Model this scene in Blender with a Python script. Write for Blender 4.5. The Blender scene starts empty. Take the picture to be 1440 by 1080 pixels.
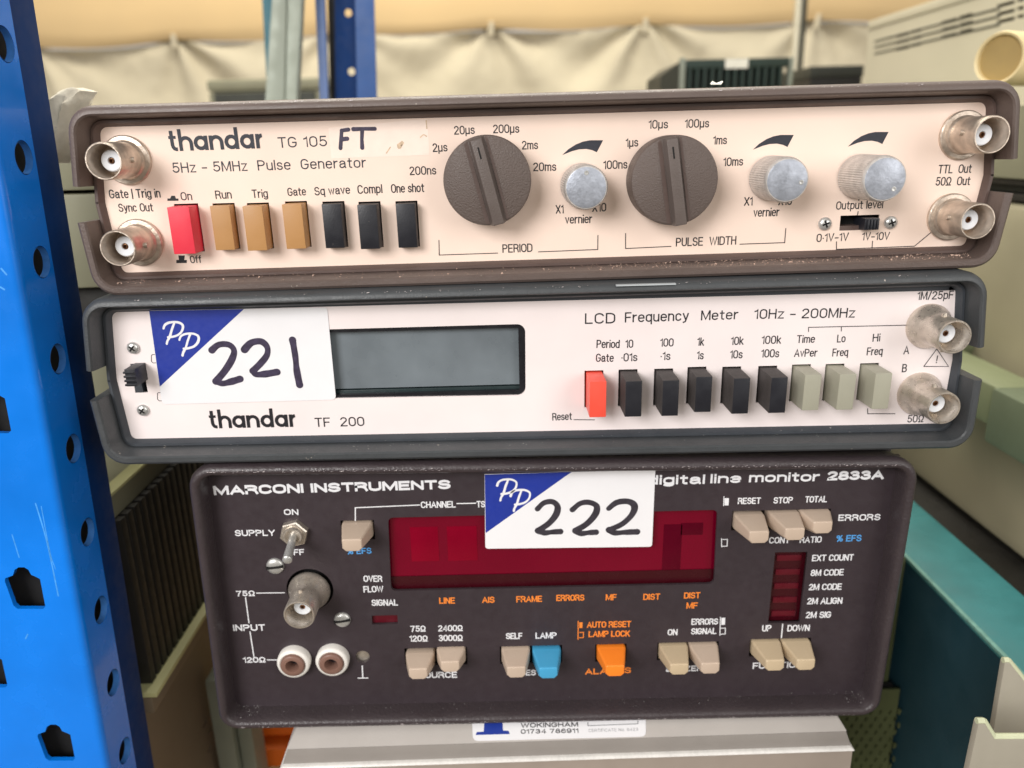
import bpy, bmesh, math, random
from mathutils import noise as mnoise
from mathutils import Vector, Matrix
random.seed(7)
S = 0.001                                    # everything below is measured in millimetres
scn = bpy.context.scene
col = scn.collection

# ------------------------------------------------------------------ camera
F = 1082.0
ex = Vector((0.99956029, -0.01763142, -0.02384027))   # rows: camera right / down / forward in world axes
ed = Vector((-0.02803141, -0.29973414, -0.95361087))
ef = Vector((0.00966777, 0.95385983, -0.30009658))
CAM = Vector((-12.4604, -219.6768, 212.1493))
cam = bpy.data.objects.new('camera', bpy.data.cameras.new('camera')); col.objects.link(cam)
R = Matrix((ex, -ed, -ef)).transposed().to_4x4()
cam.matrix_world = Matrix.Translation(CAM * S) @ R
cam.data.sensor_width = 36; cam.data.lens = F / 1440 * 36
cam.data.clip_start = 0.01; cam.data.clip_end = 50
cam.data.dof.use_dof = True; cam.data.dof.focus_distance = 0.212; cam.data.dof.aperture_fstop = 12.5
scn.camera = cam

# ------------------------------------------------------------------ light
w = bpy.data.worlds.new('World'); scn.world = w; w.use_nodes = True
nt = w.node_tree; bg = nt.nodes['Background']
tc = nt.nodes.new('ShaderNodeTexCoord'); sep = nt.nodes.new('ShaderNodeSeparateXYZ')
rmp = nt.nodes.new('ShaderNodeValToRGB')
nt.links.new(tc.outputs['Generated'], sep.inputs[0])
mm = nt.nodes.new('ShaderNodeMath'); mm.operation = 'MULTIPLY_ADD'; mm.inputs[1].default_value = .5; mm.inputs[2].default_value = .5
nt.links.new(sep.outputs['Z'], mm.inputs[0]); nt.links.new(mm.outputs[0], rmp.inputs[0])
rmp.color_ramp.elements[0].position = .36; rmp.color_ramp.elements[0].color = (.16, .13, .10, 1)
rmp.color_ramp.elements[1].position = .62; rmp.color_ramp.elements[1].color = (1.0, .95, .87, 1)
nt.links.new(rmp.outputs[0], bg.inputs[0]); bg.inputs[1].default_value = 0.78

def area(name, loc, target, sx, sy, power, color):
    l = bpy.data.lights.new(name, 'AREA'); l.shape = 'RECTANGLE'; l.size = sx; l.size_y = sy
    l.energy = power; l.color = color
    o = bpy.data.objects.new(name, l); col.objects.link(o)
    o.location = loc
    o.rotation_euler = (Vector(target) - Vector(loc)).to_track_quat('-Z', 'Y').to_euler()
    return o
area('tent_opening_light', (-0.75, -1.15, 0.75), (0, 0, .13), 0.7, 0.6, 21, (1, .98, .965))
area('added_fill_light', (1.0, -1.1, .55), (-.1, 0, .1), .7, .9, 7, (1, .98, .95))  # added fill from the front right to brighten the upright's side, no known source
area('tent_roof_light', (-.1, .75, 1.35), (0, 0.1, .1), 1.3, .6, 17, (1, .95, .84))
area('added_wall_light', (-.2, 1.3, 1.8), (0, 2.5, .25), 2.5, .6, 44, (1, .93, .78))  # added lamp that only brightens the tent wall, no known source
scn.view_settings.view_transform = 'Standard'; scn.view_settings.look = 'None'
scn.view_settings.exposure = -0.1; scn.view_settings.gamma = 1

# ------------------------------------------------------------------ frames: a plane in the place, x right, y into, z up
def I3(): return Matrix.Identity(3)
class Frame:
    def __init__(s, o=(0, 0, 0), R=None):
        s.o = Vector(o); s.R = R or I3(); s.Ri = s.R.transposed()
        s.M = Matrix.Translation(s.o * S) @ s.R.to_4x4()
    def L(s, u, v, h=0.0):                   # where the sight line of a measured point meets the plane h mm in front
        d = s.Ri @ (ex * (u - 720) + ed * (v - 540) + ef * F)
        c = s.Ri @ (CAM - s.o)
        p = c + d * ((-h - c.y) / d.y)
        return Vector((p.x, p.z))
W = Frame()
def P(u, v, y):
    p = W.L(u, v, -y); return Vector((p.x, y, p.y))
def PX(u, v, X):
    d = ex * (u - 720) + ed * (v - 540) + ef * F
    return CAM + d * ((X - CAM.x) / d.x)
def Z(x0, y0, s=3.6): return lambda x, y: (x0 + x / s, y0 + y / s)
A, B, C_, D_, E_, F_, G_, H_ = Z(80, 100), Z(440, 100), Z(760, 100), Z(1040, 90), Z(90, 370), Z(440, 380), Z(760, 370), Z(1040, 370)
M1, M2, M3, M4, M5, M6 = Z(240, 620), Z(240, 780), Z(560, 640), Z(640, 780), Z(920, 640), Z(1000, 780, 3.273)

# ------------------------------------------------------------------ materials
def lin(r, g, b):
    f = lambda c: (c / 255 / 12.92) if c <= 10 else ((c / 255 + .055) / 1.055) ** 2.4
    return (f(r), f(g), f(b), 1)
MAT = {}
def mat(name, rgb, rough=.5, metal=0., var=.08, vscale=60, bump=0., bscale=2500, speck=0., speck_rgb=(190, 180, 170), sscale=900,
        coat=0., spec=.5, dark=0., dscale=500, trans=0., stretch=None, sss=0., ccoat=None):
    m = bpy.data.materials.new(name); m.use_nodes = True
    n = m.node_tree.nodes; l = m.node_tree.links; b = n['Principled BSDF']
    tc = n.new('ShaderNodeTexCoord'); src = tc.outputs['Object']
    if stretch:
        mp = n.new('ShaderNodeMapping'); mp.inputs['Scale'].default_value = stretch; l.new(src, mp.inputs[0]); src = mp.outputs[0]
    def noise(sc, det=3, r=.55):
        t = n.new('ShaderNodeTexNoise'); t.inputs['Scale'].default_value = sc; t.inputs['Detail'].default_value = det
        t.inputs['Roughness'].default_value = r; l.new(src, t.inputs['Vector']); return t.outputs['Fac']
    def ramp(f, a, bb):
        r = n.new('ShaderNodeMapRange'); r.inputs[1].default_value = a; r.inputs[2].default_value = bb; l.new(f, r.inputs[0]); return r.outputs[0]
    def mix(fac, a, bb, bt='MIX'):
        x = n.new('ShaderNodeMix'); x.data_type = 'RGBA'; x.blend_type = bt
        if isinstance(fac, float): x.inputs[0].default_value = fac
        else: l.new(fac, x.inputs[0])
        for v, i in ((a, 6), (bb, 7)):
            if hasattr(v, 'is_output'): l.new(v, x.inputs[i])
            else: x.inputs[i].default_value = v
        return x.outputs[2]
    base = lin(*rgb)
    lo = tuple(c * (1 - var) for c in base[:3]) + (1,); hi = tuple(min(1, c * (1 + var)) for c in base[:3]) + (1,)
    c = mix(ramp(noise(vscale, 4), .3, .7), lo, hi)
    if speck > 0: c = mix(ramp(noise(sscale, 2, .6), .78 - speck * .2, .83 - speck * .2), c, lin(*speck_rgb))
    if dark > 0: c = mix(ramp(noise(dscale, 3, .6), .78 - dark * .2, .84 - dark * .2), c, tuple(x * .35 for x in base[:3]) + (1,))
    l.new(c, b.inputs['Base Color'])
    rr = n.new('ShaderNodeMapRange'); rr.inputs[1].default_value = .3; rr.inputs[2].default_value = .7
    rr.inputs[3].default_value = max(.02, rough - .08); rr.inputs[4].default_value = min(1, rough + .08)
    l.new(noise(vscale * 4, 3), rr.inputs[0]); l.new(rr.outputs[0], b.inputs['Roughness'])
    b.inputs['Metallic'].default_value = metal
    b.inputs['Specular IOR Level'].default_value = spec
    b.inputs['Coat Weight'].default_value = coat; b.inputs['Coat Roughness'].default_value = .05
    if trans: b.inputs['Transmission Weight'].default_value = trans
    if bump:
        bp = n.new('ShaderNodeBump'); bp.inputs['Strength'].default_value = bump; bp.inputs['Distance'].default_value = .0002
        l.new(noise(bscale, 2), bp.inputs['Height']); l.new(bp.outputs[0], b.inputs['Normal'])
    MAT[name] = m; return m
mat('case_brown', (97, 84, 79), .42, var=.1, bump=.5, bscale=2200, speck=.12, sscale=420)
mat('case_grey', (66, 69, 72), .42, var=.1, bump=.5, bscale=2200, speck=.12, sscale=420)
mat('case_marconi', (60, 52, 55), .38, var=.08, bump=1.0, bscale=1100, speck=.10, speck_rgb=(150, 140, 140), sscale=900)
mat('panel_peach', (242, 219, 204), .42, var=.05, vscale=22, dark=.10, dscale=650)
mat('panel_pink', (238, 227, 226), .45, var=.045, vscale=22, dark=.09, dscale=600)
mat('panel_dark', (52, 43, 48), .5, var=.07, vscale=90, bump=.15, bscale=3500, speck=.05, speck_rgb=(130, 120, 120), sscale=1300)
mat('step_brown', (88, 72, 67), .45, var=.1, bump=.3)
mat('step_grey', (58, 62, 68), .45, var=.1, bump=.3)
mat('ink_black', (28, 26, 32), .5)
mat('ink_logo', (44, 46, 56), .55, var=.15, vscale=900)
mat('ink_white', (228, 228, 232), .5, var=.03)
mat('ink_orange', (246, 138, 52), .5, var=.03)
mat('ink_blue', (84, 160, 226), .5, var=.03)
mat('marker', (60, 52, 74), .4, var=.35, vscale=700)
mat('marker_black', (56, 52, 60), .4, var=.3, vscale=700)
mat('hole_black', (10, 9, 10), .8)
mat('nickel', (206, 196, 184), .32, .75, var=.16, vscale=260, bump=.35, bscale=900, speck=.1, speck_rgb=(205, 190, 175), sscale=900)
mat('nickel_worn', (202, 188, 174), .4, .75, var=.22, vscale=330, bump=.6, bscale=900, speck=.3, speck_rgb=(205, 170, 145), sscale=1100)
mat('nickel_in', (120, 110, 102), .42, 1., var=.15, vscale=260)
mat('ptfe', (228, 232, 238), .45, var=.02)
mat('contact', (120, 85, 60), .35, .8)
mat('knob_brown', (94, 82, 77), .5, var=.06, bump=1.2, bscale=2600, speck=.05, sscale=1500)
mat('knob_bar', (96, 86, 82), .45, var=.08, bump=.5, bscale=2600, speck=.12, sscale=700)
mat('aluminium', (205, 200, 196), .5, .55, var=.16, vscale=420, bump=.5, bscale=1200, dark=.3, dscale=800)
mat('alu_face', (168, 173, 184), .42, .5, var=.2, vscale=420, bump=.4, bscale=900, dark=.18, dscale=700)
mat('screw', (200, 200, 198), .3, .6, var=.1)
mat('btn_red', (224, 52, 72), .42, var=.04, bump=.15)
mat('btn_coral', (240, 84, 66), .42, var=.04, bump=.15)
mat('btn_tan', (180, 134, 84), .45, var=.05, bump=.2, dark=.05)
mat('btn_black', (30, 31, 38), .4, var=.1, bump=.2, speck=.05, sscale=1500)
mat('btn_dust', (88, 76, 72), .7, var=.25, vscale=900)
mat('btn_grey', (160, 158, 142), .45, var=.05, bump=.15, dark=.04)
mat('key_beige', (194, 174, 156), .42, var=.04, bump=.2, dark=.16, dscale=900)
mat('key_tan', (196, 176, 146), .42, var=.04, bump=.2, dark=.16, dscale=900)
mat('key_blue', (70, 160, 205), .4, var=.04, bump=.2, dark=.14, dscale=900)
mat('key_orange', (252, 136, 40), .4, var=.04, bump=.2, dark=.1, dscale=900)
mat('label_white', (234, 233, 236), .5, var=.015, bump=.08)
mat('label_blue', (30, 52, 150), .45, var=.05, vscale=200)
mat('tape_white', (245, 225, 212), .45, var=.035, vscale=250, dark=.06, dscale=300)
mat('lcd_bezel', (24, 24, 30), .3, coat=.3)
mat('lcd', (112, 120, 126), .3, var=.22, vscale=30, speck=.04, speck_rgb=(150, 160, 170), sscale=1400)
mat('lcd_edge', (34, 48, 50), .3)
mat('red_acrylic', (146, 0, 46), .05, .55, var=.05, coat=.5, speck=.02, speck_rgb=(210, 60, 90), sscale=1500)
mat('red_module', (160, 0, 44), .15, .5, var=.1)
mat('red_reflection', (104, 0, 34), .12, .5, var=.1)
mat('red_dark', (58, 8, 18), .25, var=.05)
mat('red_bar', (86, 10, 26), .3, var=.1)
mat('socket_white', (232, 228, 222), .4, var=.03)
mat('socket_brown', (128, 96, 84), .45, var=.08)
mat('post_blue', (0, 120, 226), .24, var=.14, vscale=22, coat=.5, speck=.03, speck_rgb=(120, 180, 235), sscale=170, spec=.5)
mat('post_edge', (150, 140, 140), .6)
mat('post_far', (12, 74, 142), .4, var=.1, coat=.2)
mat('post_slate', (96, 122, 176), .4, var=.1)
mat('post_dark', (0, 46, 100), .6, var=.1, spec=.2)
mat('post_rim', (70, 130, 205), .4, var=.2, vscale=300)
mat('post_scratch', (70, 156, 236), .5, var=.2, vscale=400)
mat('btn_side', (66, 61, 60), .65, var=.15, vscale=500, speck=.25, speck_rgb=(130, 122, 116), sscale=2200)
mat('teal_paint', (22, 98, 112), .5, var=.1)
mat('galvanised', (140, 146, 134), .5, .25, var=.1, vscale=25)
mat('tent_cloth', (212, 203, 180), .85, var=.05, vscale=3)
mat('tent_roof', (220, 192, 146), .85, var=.05, vscale=3)
mat('tent_pole', (92, 86, 66), .6)
mat('olive_paint', (140, 138, 114), .6, var=.1, vscale=25)
mat('olive_edge', (196, 194, 142), .5, var=.06)
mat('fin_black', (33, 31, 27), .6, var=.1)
mat('beige_brown', (116, 102, 84), .6, var=.08, vscale=12)
mat('beige', (196, 190, 168), .6, var=.05, vscale=12)
mat('beige_yellow', (164, 157, 130), .6, var=.2, vscale=9)
mat('beige_warm', (182, 166, 136), .6, var=.06, vscale=12)
mat('roll_yellow', (230, 210, 160), .5, var=.05)
mat('roll_core', (172, 146, 92), .7, var=.1, speck=.05, speck_rgb=(220, 200, 150))
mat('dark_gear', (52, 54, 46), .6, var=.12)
mat('dark_green', (36, 54, 48), .6, var=.12)
mat('green_grey', (108, 120, 96), .55, var=.06)
mat('green_light', (138, 146, 112), .55, var=.06)
mat('teal', (54, 122, 124), .55, var=.12, vscale=60, bump=.3, bscale=600)
mat('teal_shaded', (22, 56, 66), .6, var=.12, vscale=20)
mat('olive_dark', (74, 80, 48), .7, var=.15, vscale=30)
mat('bin_grey', (158, 152, 138), .55, var=.05)
mat('bin_edge', (196, 200, 168), .5)
mat('lower_light', (184, 178, 173), .5, var=.04, bump=.2, dark=.05)
mat('lower_grey', (142, 136, 131), .5, var=.05, bump=.3, dark=.05)
mat('lower_face', (150, 138, 128), .55, var=.06, bump=.3)
mat('ridge', (214, 211, 207), .28, var=.08, vscale=200)
mat('pole_steel', (204, 198, 176), .35, .4)
mat('ink_blue_dark', (30, 56, 150), .5)
mat('ink_grey', (110, 112, 116), .6)
mat('orange_plastic', (232, 112, 34), .5, var=.05)
mat('yellow_plastic', (214, 180, 88), .5, var=.05)
mat('stain', (214, 188, 160), .8, var=.3, vscale=900)
mat('foam', (240, 234, 218), .95, var=.12, vscale=120, bump=1., bscale=500)
mat('dust', (196, 168, 152), .9, var=.2)
mat('dust_grey', (170, 168, 166), .9, var=.2)
mat('strip_grey', (178, 184, 188), .6)
mat('teal_worn_highlight', (112, 158, 146), .6, var=.2, vscale=300)
mat('wear', (205, 196, 196), .45)
mat('concrete', (120, 112, 100), .9, var=.15, vscale=4)
mat('shelf_board', (150, 126, 92), .8, var=.15, vscale=20)
mat('paper_white', (240, 238, 225), .7)

# ------------------------------------------------------------------ mesh helpers
def link(name, me, m, parent=None, smooth=None):
    o = bpy.data.objects.new(name, me); col.objects.link(o)
    if m and not me.materials: me.materials.append(MAT[m])
    if smooth is not None:
        me.shade_smooth(); me.set_sharp_from_angle(angle=math.radians(smooth))
    if parent: o.parent = parent
    return o
def fin(bm, name, m, parent=None, smooth=None, recalc=True, bevel=0, bseg=2):
    if recalc: bmesh.ops.recalc_face_normals(bm, faces=bm.faces)
    if bevel:
        bmesh.ops.bevel(bm, geom=list(bm.edges), offset=bevel, segments=bseg, affect='EDGES', profile=.6, clamp_overlap=True)
        if smooth is None: smooth = 40
    for v in bm.verts: v.co *= S
    me = bpy.data.meshes.new(name); bm.to_mesh(me); bm.free()
    return link(name, me, m, parent, smooth)
def box_bm(bm, x0, x1, y0, y1, z0, z1):
    vs = [bm.verts.new((x, y, z)) for x in (x0, x1) for y in (y0, y1) for z in (z0, z1)]
    for q in ((0, 1, 3, 2), (4, 6, 7, 5), (0, 4, 5, 1), (2, 3, 7, 6), (0, 2, 6, 4), (1, 5, 7, 3)):
        bm.faces.new([vs[i] for i in q])
    return vs
def box(name, m, parent, x0, x1, y0, y1, z0, z1, bevel=0, smooth=None):
    bm = bmesh.new(); box_bm(bm, x0, x1, y0, y1, z0, z1)
    return fin(bm, name, m, parent, smooth, bevel=bevel)
def hexa_bm(bm, q0, q1):                      # two quads (lists of 4 xyz), joined
    a = [bm.verts.new(p) for p in q0]; b = [bm.verts.new(p) for p in q1]
    bm.faces.new(a); bm.faces.new(b[::-1])
    for i in range(4): bm.faces.new((a[i], a[(i + 1) % 4], b[(i + 1) % 4], b[i]))
def loft_bm(bm, loops, caps=True):
    rows = [[bm.verts.new(p) for p in lp] for lp in loops]; n = len(rows[0])
    for a, b in zip(rows, rows[1:]):
        for i in range(n): bm.faces.new((a[i], a[(i + 1) % n], b[(i + 1) % n], b[i]))
    if caps: bm.faces.new(rows[0][::-1]); bm.faces.new(rows[-1])
def lathe(name, m, parent, prof, cx, cz, seg=40, smooth=35, phase=0, knurl=0, knr=(0, 0)):
    bm = bmesh.new(); rows = []
    for r, y in prof:
        if r < 1e-6: rows.append([bm.verts.new((cx, y, cz))]); continue
        row = []
        for i in range(seg):
            a = 2 * math.pi * i / seg + phase
            k = -knurl if (knurl and i % 2 and knr[0] <= y <= knr[1]) else 0
            row.append(bm.verts.new((cx + (r + k) * math.cos(a), y, cz + (r + k) * math.sin(a))))
        rows.append(row)
    for a, b in zip(rows, rows[1:]):
        for i in range(seg):
            j = (i + 1) % seg
            if len(a) == 1: bm.faces.new((a[0], b[i], b[j]))
            elif len(b) == 1: bm.faces.new((a[i], b[0], a[j]))
            else: bm.faces.new((a[i], b[i], b[j], a[j]))
    return fin(bm, name, m, parent, smooth)
def tube_bm(bm, p0, p1, r0, r1, seg=12):
    p0 = Vector(p0); p1 = Vector(p1); d = (p1 - p0).normalized()
    u = d.orthogonal().normalized(); v = d.cross(u)
    lp = [[p + (u * math.cos(2 * math.pi * i / seg) + v * math.sin(2 * math.pi * i / seg)) * r for i in range(seg)] for p, r in ((p0, r0), (p1, r1))]
    loft_bm(bm, lp)
def fillet(pts, radii, seg=7, closed=True):
    out = []; n = len(pts)
    for i, p in enumerate(pts):
        p = Vector(p); r = radii[i] if isinstance(radii, (list, tuple)) else radii
        if r <= 0 or (not closed and i in (0, n - 1)): out.append(p); continue
        a = (Vector(pts[i - 1]) - p); b = (Vector(pts[(i + 1) % n]) - p)
        ang = a.angle(b); t = min(r / math.tan(ang / 2), a.length * .48, b.length * .48)
        rr = t * math.tan(ang / 2); pa = p + a.normalized() * t; pb = p + b.normalized() * t
        c = p + (a.normalized() + b.normalized()).normalized() * (rr / math.sin(ang / 2))
        a0 = math.atan2(*(pa - c).yx); a1 = math.atan2(*(pb - c).yx); d = (a1 - a0 + math.pi) % (2 * math.pi) - math.pi
        for k in range(seg + 1):
            q = a0 + d * k / seg; out.append(c + Vector((math.cos(q), math.sin(q))) * rr)
    return out
def sweep(name, m, parent, path, prof, closed, smooth=30, inward_ref=(0, 0)):
    """profile (offset inward, y) swept along a 2-D path in x-z"""
    n = len(path); rows = []; ref = Vector(inward_ref)
    cen = sum((Vector(p) for p in path), Vector((0, 0))) / n
    for i, p in enumerate(path):
        a = path[i - 1] if (closed or i) else None; b = path[(i + 1) % n] if (closed or i < n - 1) else None
        ds = []
        if a is not None and (p - a).length > 1e-6: ds.append((p - a).normalized())
        if b is not None and (b - p).length > 1e-6: ds.append((b - p).normalized())
        ns = [Vector((d.y, -d.x)) for d in ds]
        nn = sum(ns, Vector((0, 0))).normalized(); k = 1 / max(.5, nn.dot(ns[0]))
        rows.append((p, nn * k))
    # flip so that the normals point inward
    s = 0
    for p, nn in rows: s += nn.dot(ref - p)
    sg = 1 if s > 0 else -1
    bm = bmesh.new(); V = []
    for p, nn in rows:
        V.append([bm.verts.new((p.x + nn.x * sg * o, y, p.y + nn.y * sg * o)) for o, y in prof])
    m_ = len(prof)
    rng = range(n if closed else n - 1)
    for i in rng:
        a = V[i]; b = V[(i + 1) % n]
        for j in range(m_): bm.faces.new((a[j], a[(j + 1) % m_], b[(j + 1) % m_], b[j]))
    if not closed: bm.faces.new(V[0]); bm.faces.new(V[-1][::-1])
    return fin(bm, name, m, parent, smooth)
def to_mesh_from_curve(cu, mapf):
    o = bpy.data.objects.new('tmp', cu); col.objects.link(o)
    bpy.context.view_layer.update()
    dg = bpy.context.evaluated_depsgraph_get(); ev = o.evaluated_get(dg)
    me = bpy.data.meshes.new_from_object(ev)
    bpy.data.objects.remove(o); 
    for v in me.vertices: v.co = mapf(v.co)
    me.materials.clear(); return me
def plate(name, m, parent, outline, holes=(), y0=0., t=1., smooth=None):
    cu = bpy.data.curves.new(name, 'CURVE'); cu.dimensions = '2D'; cu.fill_mode = 'BOTH'; cu.extrude = t / 2 * S
    for lp in [outline] + list(holes):
        sp = cu.splines.new('POLY'); sp.points.add(len(lp) - 1); sp.use_cyclic_u = True
        for i, p in enumerate(lp): sp.points[i].co = (p[0] * S, p[1] * S, 0, 1)
    me = to_mesh_from_curve(cu, lambda c: Vector((c.x, (y0 + t / 2) * S - c.z, c.y)))
    me.name = name
    return link(name, me, m, parent, smooth)
def circle(cx, cz, r, n=24, rz=None): return [(cx + r * math.cos(2 * math.pi * i / n), cz + (rz or r) * math.sin(2 * math.pi * i / n)) for i in range(n)]
def rect(x0, x1, z0, z1, r=0, seg=4):
    p = [(x0, z0), (x1, z0), (x1, z1), (x0, z1)]
    return fillet(p, r, seg) if r else p
# ---- flat print
def qa(cx, cz, rx, rz, a0, a1):
    n = max(2, int(abs(a1 - a0) / 18))
    return [(cx + rx * math.cos(math.radians(a0 + (a1 - a0) * i / n)), cz + rz * math.sin(math.radians(a0 + (a1 - a0) * i / n))) for i in range(n + 1)]
def loop(cx, cz, rx, rz): return ('c', qa(cx, cz, rx, rz, 0, 342))
def stad(x0, x1, z0, z1, R): c = (x0 + x1) / 2; rx = (x1 - x0) / 2; return ('c', qa(c, z1 - R, rx, R, 0, 180) + qa(c, z0 + R, rx, R, 180, 360))
bowl_l = stad(0, .4, 0, .72, .24)
# single-line sans-serif letters: (width, strokes); capitals 1 high, small letters .72
GL = {
 'A': (.56, [[(0, 0), (.28, 1), (.56, 0)], [(.1, .33), (.46, .33)]]),
 'B': (.49, [[(0, 0), (0, 1), (.25, 1)] + qa(.25, .765, .2, .235, 90, -90)[1:] + [(0, .53)], [(.22, .53)] + qa(.26, .265, .23, .265, 90, -90) + [(0, 0)]]),
 'C': (.5, [qa(.25, .7, .25, .3, 20, 180) + qa(.25, .3, .25, .3, 180, 340)]),
 'D': (.5, [('c', [(0, 0), (0, 1), (.2, 1)] + qa(.22, .7, .28, .3, 90, 0) + qa(.22, .3, .28, .3, 0, -90))]),
 'E': (.43, [[(.42, 1), (0, 1), (0, 0), (.43, 0)], [(0, .52), (.38, .52)]]),
 'F': (.41, [[(.41, 1), (0, 1), (0, 0)], [(0, .5), (.36, .5)]]),
 'G': (.52, [qa(.25, .7, .25, .3, 22, 180) + qa(.25, .3, .25, .3, 180, 350) + [(.51, .47), (.28, .47)]]),
 'H': (.48, [[(0, 0), (0, 1)], [(.48, 0), (.48, 1)], [(0, .53), (.48, .53)]]),
 'I': (0, [[(0, 0), (0, 1)]]),
 'K': (.5, [[(0, 0), (0, 1)], [(.47, 1), (0, .4)], [(.16, .6), (.5, 0)]]),
 'L': (.4, [[(0, 1), (0, 0), (.4, 0)]]),
 'M': (.62, [[(0, 0), (0, 1)], [(.03, 1), (.31, .05), (.59, 1)], [(.62, 1), (.62, 0)]]),
 'N': (.49, [[(0, 0), (0, 1)], [(.02, 1), (.47, 0)], [(.49, 0), (.49, 1)]]),
 'O': (.52, [stad(0, .52, 0, 1, .32)]),
 'P': (.48, [[(0, 0), (0, 1), (.24, 1)] + qa(.24, .74, .24, .26, 90, -90)[1:] + [(0, .48)]]),
 'R': (.5, [[(0, 0), (0, 1), (.25, 1)] + qa(.25, .75, .23, .25, 90, -90)[1:] + [(0, .5)], [(.26, .5), (.42, .38), (.5, 0)]]),
 'S': (.48, [qa(.24, .75, .22, .25, 15, 245) + qa(.24, .26, .24, .26, 65, -165)]),
 'T': (.48, [[(0, 1), (.48, 1)], [(.24, 1), (.24, 0)]]),
 'U': (.49, [[(0, 1)] + qa(.245, .28, .245, .28, 180, 360) + [(.49, 1)]]),
 'V': (.52, [[(0, 1), (.26, 0), (.52, 1)]]),
 'W': (.8, [[(0, 1), (.2, 0), (.4, .95), (.6, 0), (.8, 1)]]),
 'X': (.5, [[(0, 1), (.5, 0)], [(.5, 1), (0, 0)]]),
 'Y': (.52, [[(0, 1), (.26, .45), (.52, 1)], [(.26, .45), (.26, 0)]]),
 'Z': (.48, [[(0, 1), (.48, 1), (0, 0), (.48, 0)]]),
 'Ω': (.56, [[(0, 0), (.19, 0)] + qa(.28, .6, .27, .4, 242, -62) + [(.37, 0), (.56, 0)]]),
 '0': (.46, [stad(0, .46, 0, 1, .3)]), '1': (.2, [[(0, .8), (.13, .86), (.2, 1), (.2, 0)]]),
 '2': (.46, [qa(.23, .74, .21, .26, 165, -30) + [(.03, .08), (.02, 0), (.46, 0)]]),
 '3': (.46, [qa(.22, .765, .19, .235, 155, -80) + [(.17, .53)], [(.17, .53)] + qa(.22, .265, .23, .265, 75, -160)]),
 '4': (.48, [[(.36, 0), (.36, 1), (0, .27), (.48, .27)]]),
 '5': (.46, [[(.42, 1), (.08, 1), (.04, .5)] + qa(.22, .33, .23, .31, 125, -155)]),
 '6': (.46, [qa(.24, .7, .21, .3, 25, 175) + [(.0, .35)], stad(0, .45, 0, .6, .26)]),
 '7': (.45, [[(0, 1), (.45, 1), (.26, .55), (.16, 0)]]),
 '8': (.46, [loop(.23, .76, .19, .24), loop(.23, .265, .23, .265)]),
 '9': (.46, [stad(0, .45, .4, 1, .26), [(.45, .65)] + qa(.21, .3, .235, .3, 0, -155)]),
 'a': (.42, [[(.02, .54)] + qa(.2, .53, .18, .19, 150, 0) + [(.38, .1), (.42, 0)], [(.38, .44), (.16, .4)] + qa(.16, .2, .16, .2, 90, 280) + [(.38, .16)]]),
 'c': (.38, [qa(.19, .48, .19, .24, 25, 180) + qa(.19, .24, .19, .24, 180, 335)]),
 'd': (.4, [bowl_l, [(.4, 0), (.4, 1)]]), 'e': (.4, [[(0, .38), (.4, .38)] + qa(.2, .48, .2, .24, 0, 180) + qa(.2, .24, .2, .24, 180, 325)]),
 'f': (.28, [qa(.26, .84, .14, .16, 80, 180) + [(.12, 0)], [(0, .7), (.27, .7)]]),
 'g': (.4, [bowl_l, [(.4, .72), (.4, -.08)] + qa(.2, -.08, .2, .18, 0, -155)]),
 'h': (.38, [[(0, 0), (0, 1)], [(0, .42)] + qa(.19, .5, .19, .22, 180, 0) + [(.38, 0)]]),
 'i': (0, [[(0, 0), (0, .66)], [(0, .95), (0, 1.0)]]), 'k': (.38, [[(0, 0), (0, 1)], [(.35, .72), (0, .28)], [(.12, .42), (.38, 0)]]), 'l': (0, [[(0, 0), (0, 1)]]),
 'm': (.62, [[(0, 0), (0, .74)], [(0, .46)] + qa(.155, .54, .155, .18, 180, 0) + [(.31, 0)], [(.31, .46)] + qa(.465, .54, .155, .18, 180, 0) + [(.62, 0)]]),
 'n': (.38, [[(0, 0), (0, .74)], [(0, .42)] + qa(.19, .5, .19, .22, 180, 0) + [(.38, 0)]]),
 'o': (.42, [stad(0, .42, 0, .72, .25)]), 'p': (.4, [bowl_l, [(0, -.28), (0, .74)]]), 'q': (.4, [bowl_l, [(.4, -.28), (.4, .74)]]),
 'r': (.24, [[(0, 0), (0, .74)], [(0, .4)] + qa(.22, .46, .2, .25, 170, 85)]),
 's': (.36, [[(.18 + (x - .24) * .76, z * .72) for x, z in qa(.24, .75, .22, .25, 15, 245) + qa(.24, .26, .24, .26, 65, -165)]]),
 't': (.28, [[(.12, .94)] + qa(.24, .13, .12, .13, 180, 280), [(0, .7), (.27, .7)]]),
 'u': (.38, [[(0, .72)] + qa(.19, .22, .19, .22, 180, 360), [(.38, 0), (.38, .72)]]),
 'v': (.38, [[(0, .72), (.19, 0), (.38, .72)]]), 'w': (.58, [[(0, .72), (.145, 0), (.29, .68), (.435, 0), (.58, .72)]]),
 'y': (.38, [[(0, .72), (.2, .03)], [(.38, .72), (.17, -.16), (.02, -.24)]]), 'z': (.36, [[(0, .72), (.36, .72), (0, 0), (.36, 0)]]),
 'µ': (.4, [[(0, -.26), (0, .72)], qa(.19, .2, .19, .2, 180, 360), [(.38, 0), (.38, .72)]]),
 '·': (.06, [[(.02, .42), (.045, .42)]]), '.': (.06, [[(.02, .03), (.045, .03)]]), '–': (.32, [[(0, .4), (.32, .4)]]), '|': (0, [[(0, -.14), (0, 1.05)]]), '/': (.26, [[(0, -.04), (.26, 1.04)]]),
 '!': (0, [[(0, 1), (0, .32)], [(0, .06), (0, 0)]]), '%': (.66, [loop(.14, .78, .14, .21), loop(.52, .22, .14, .21), [(.12, -.03), (.54, 1.03)]]), ' ': (.14, []),
}
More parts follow.
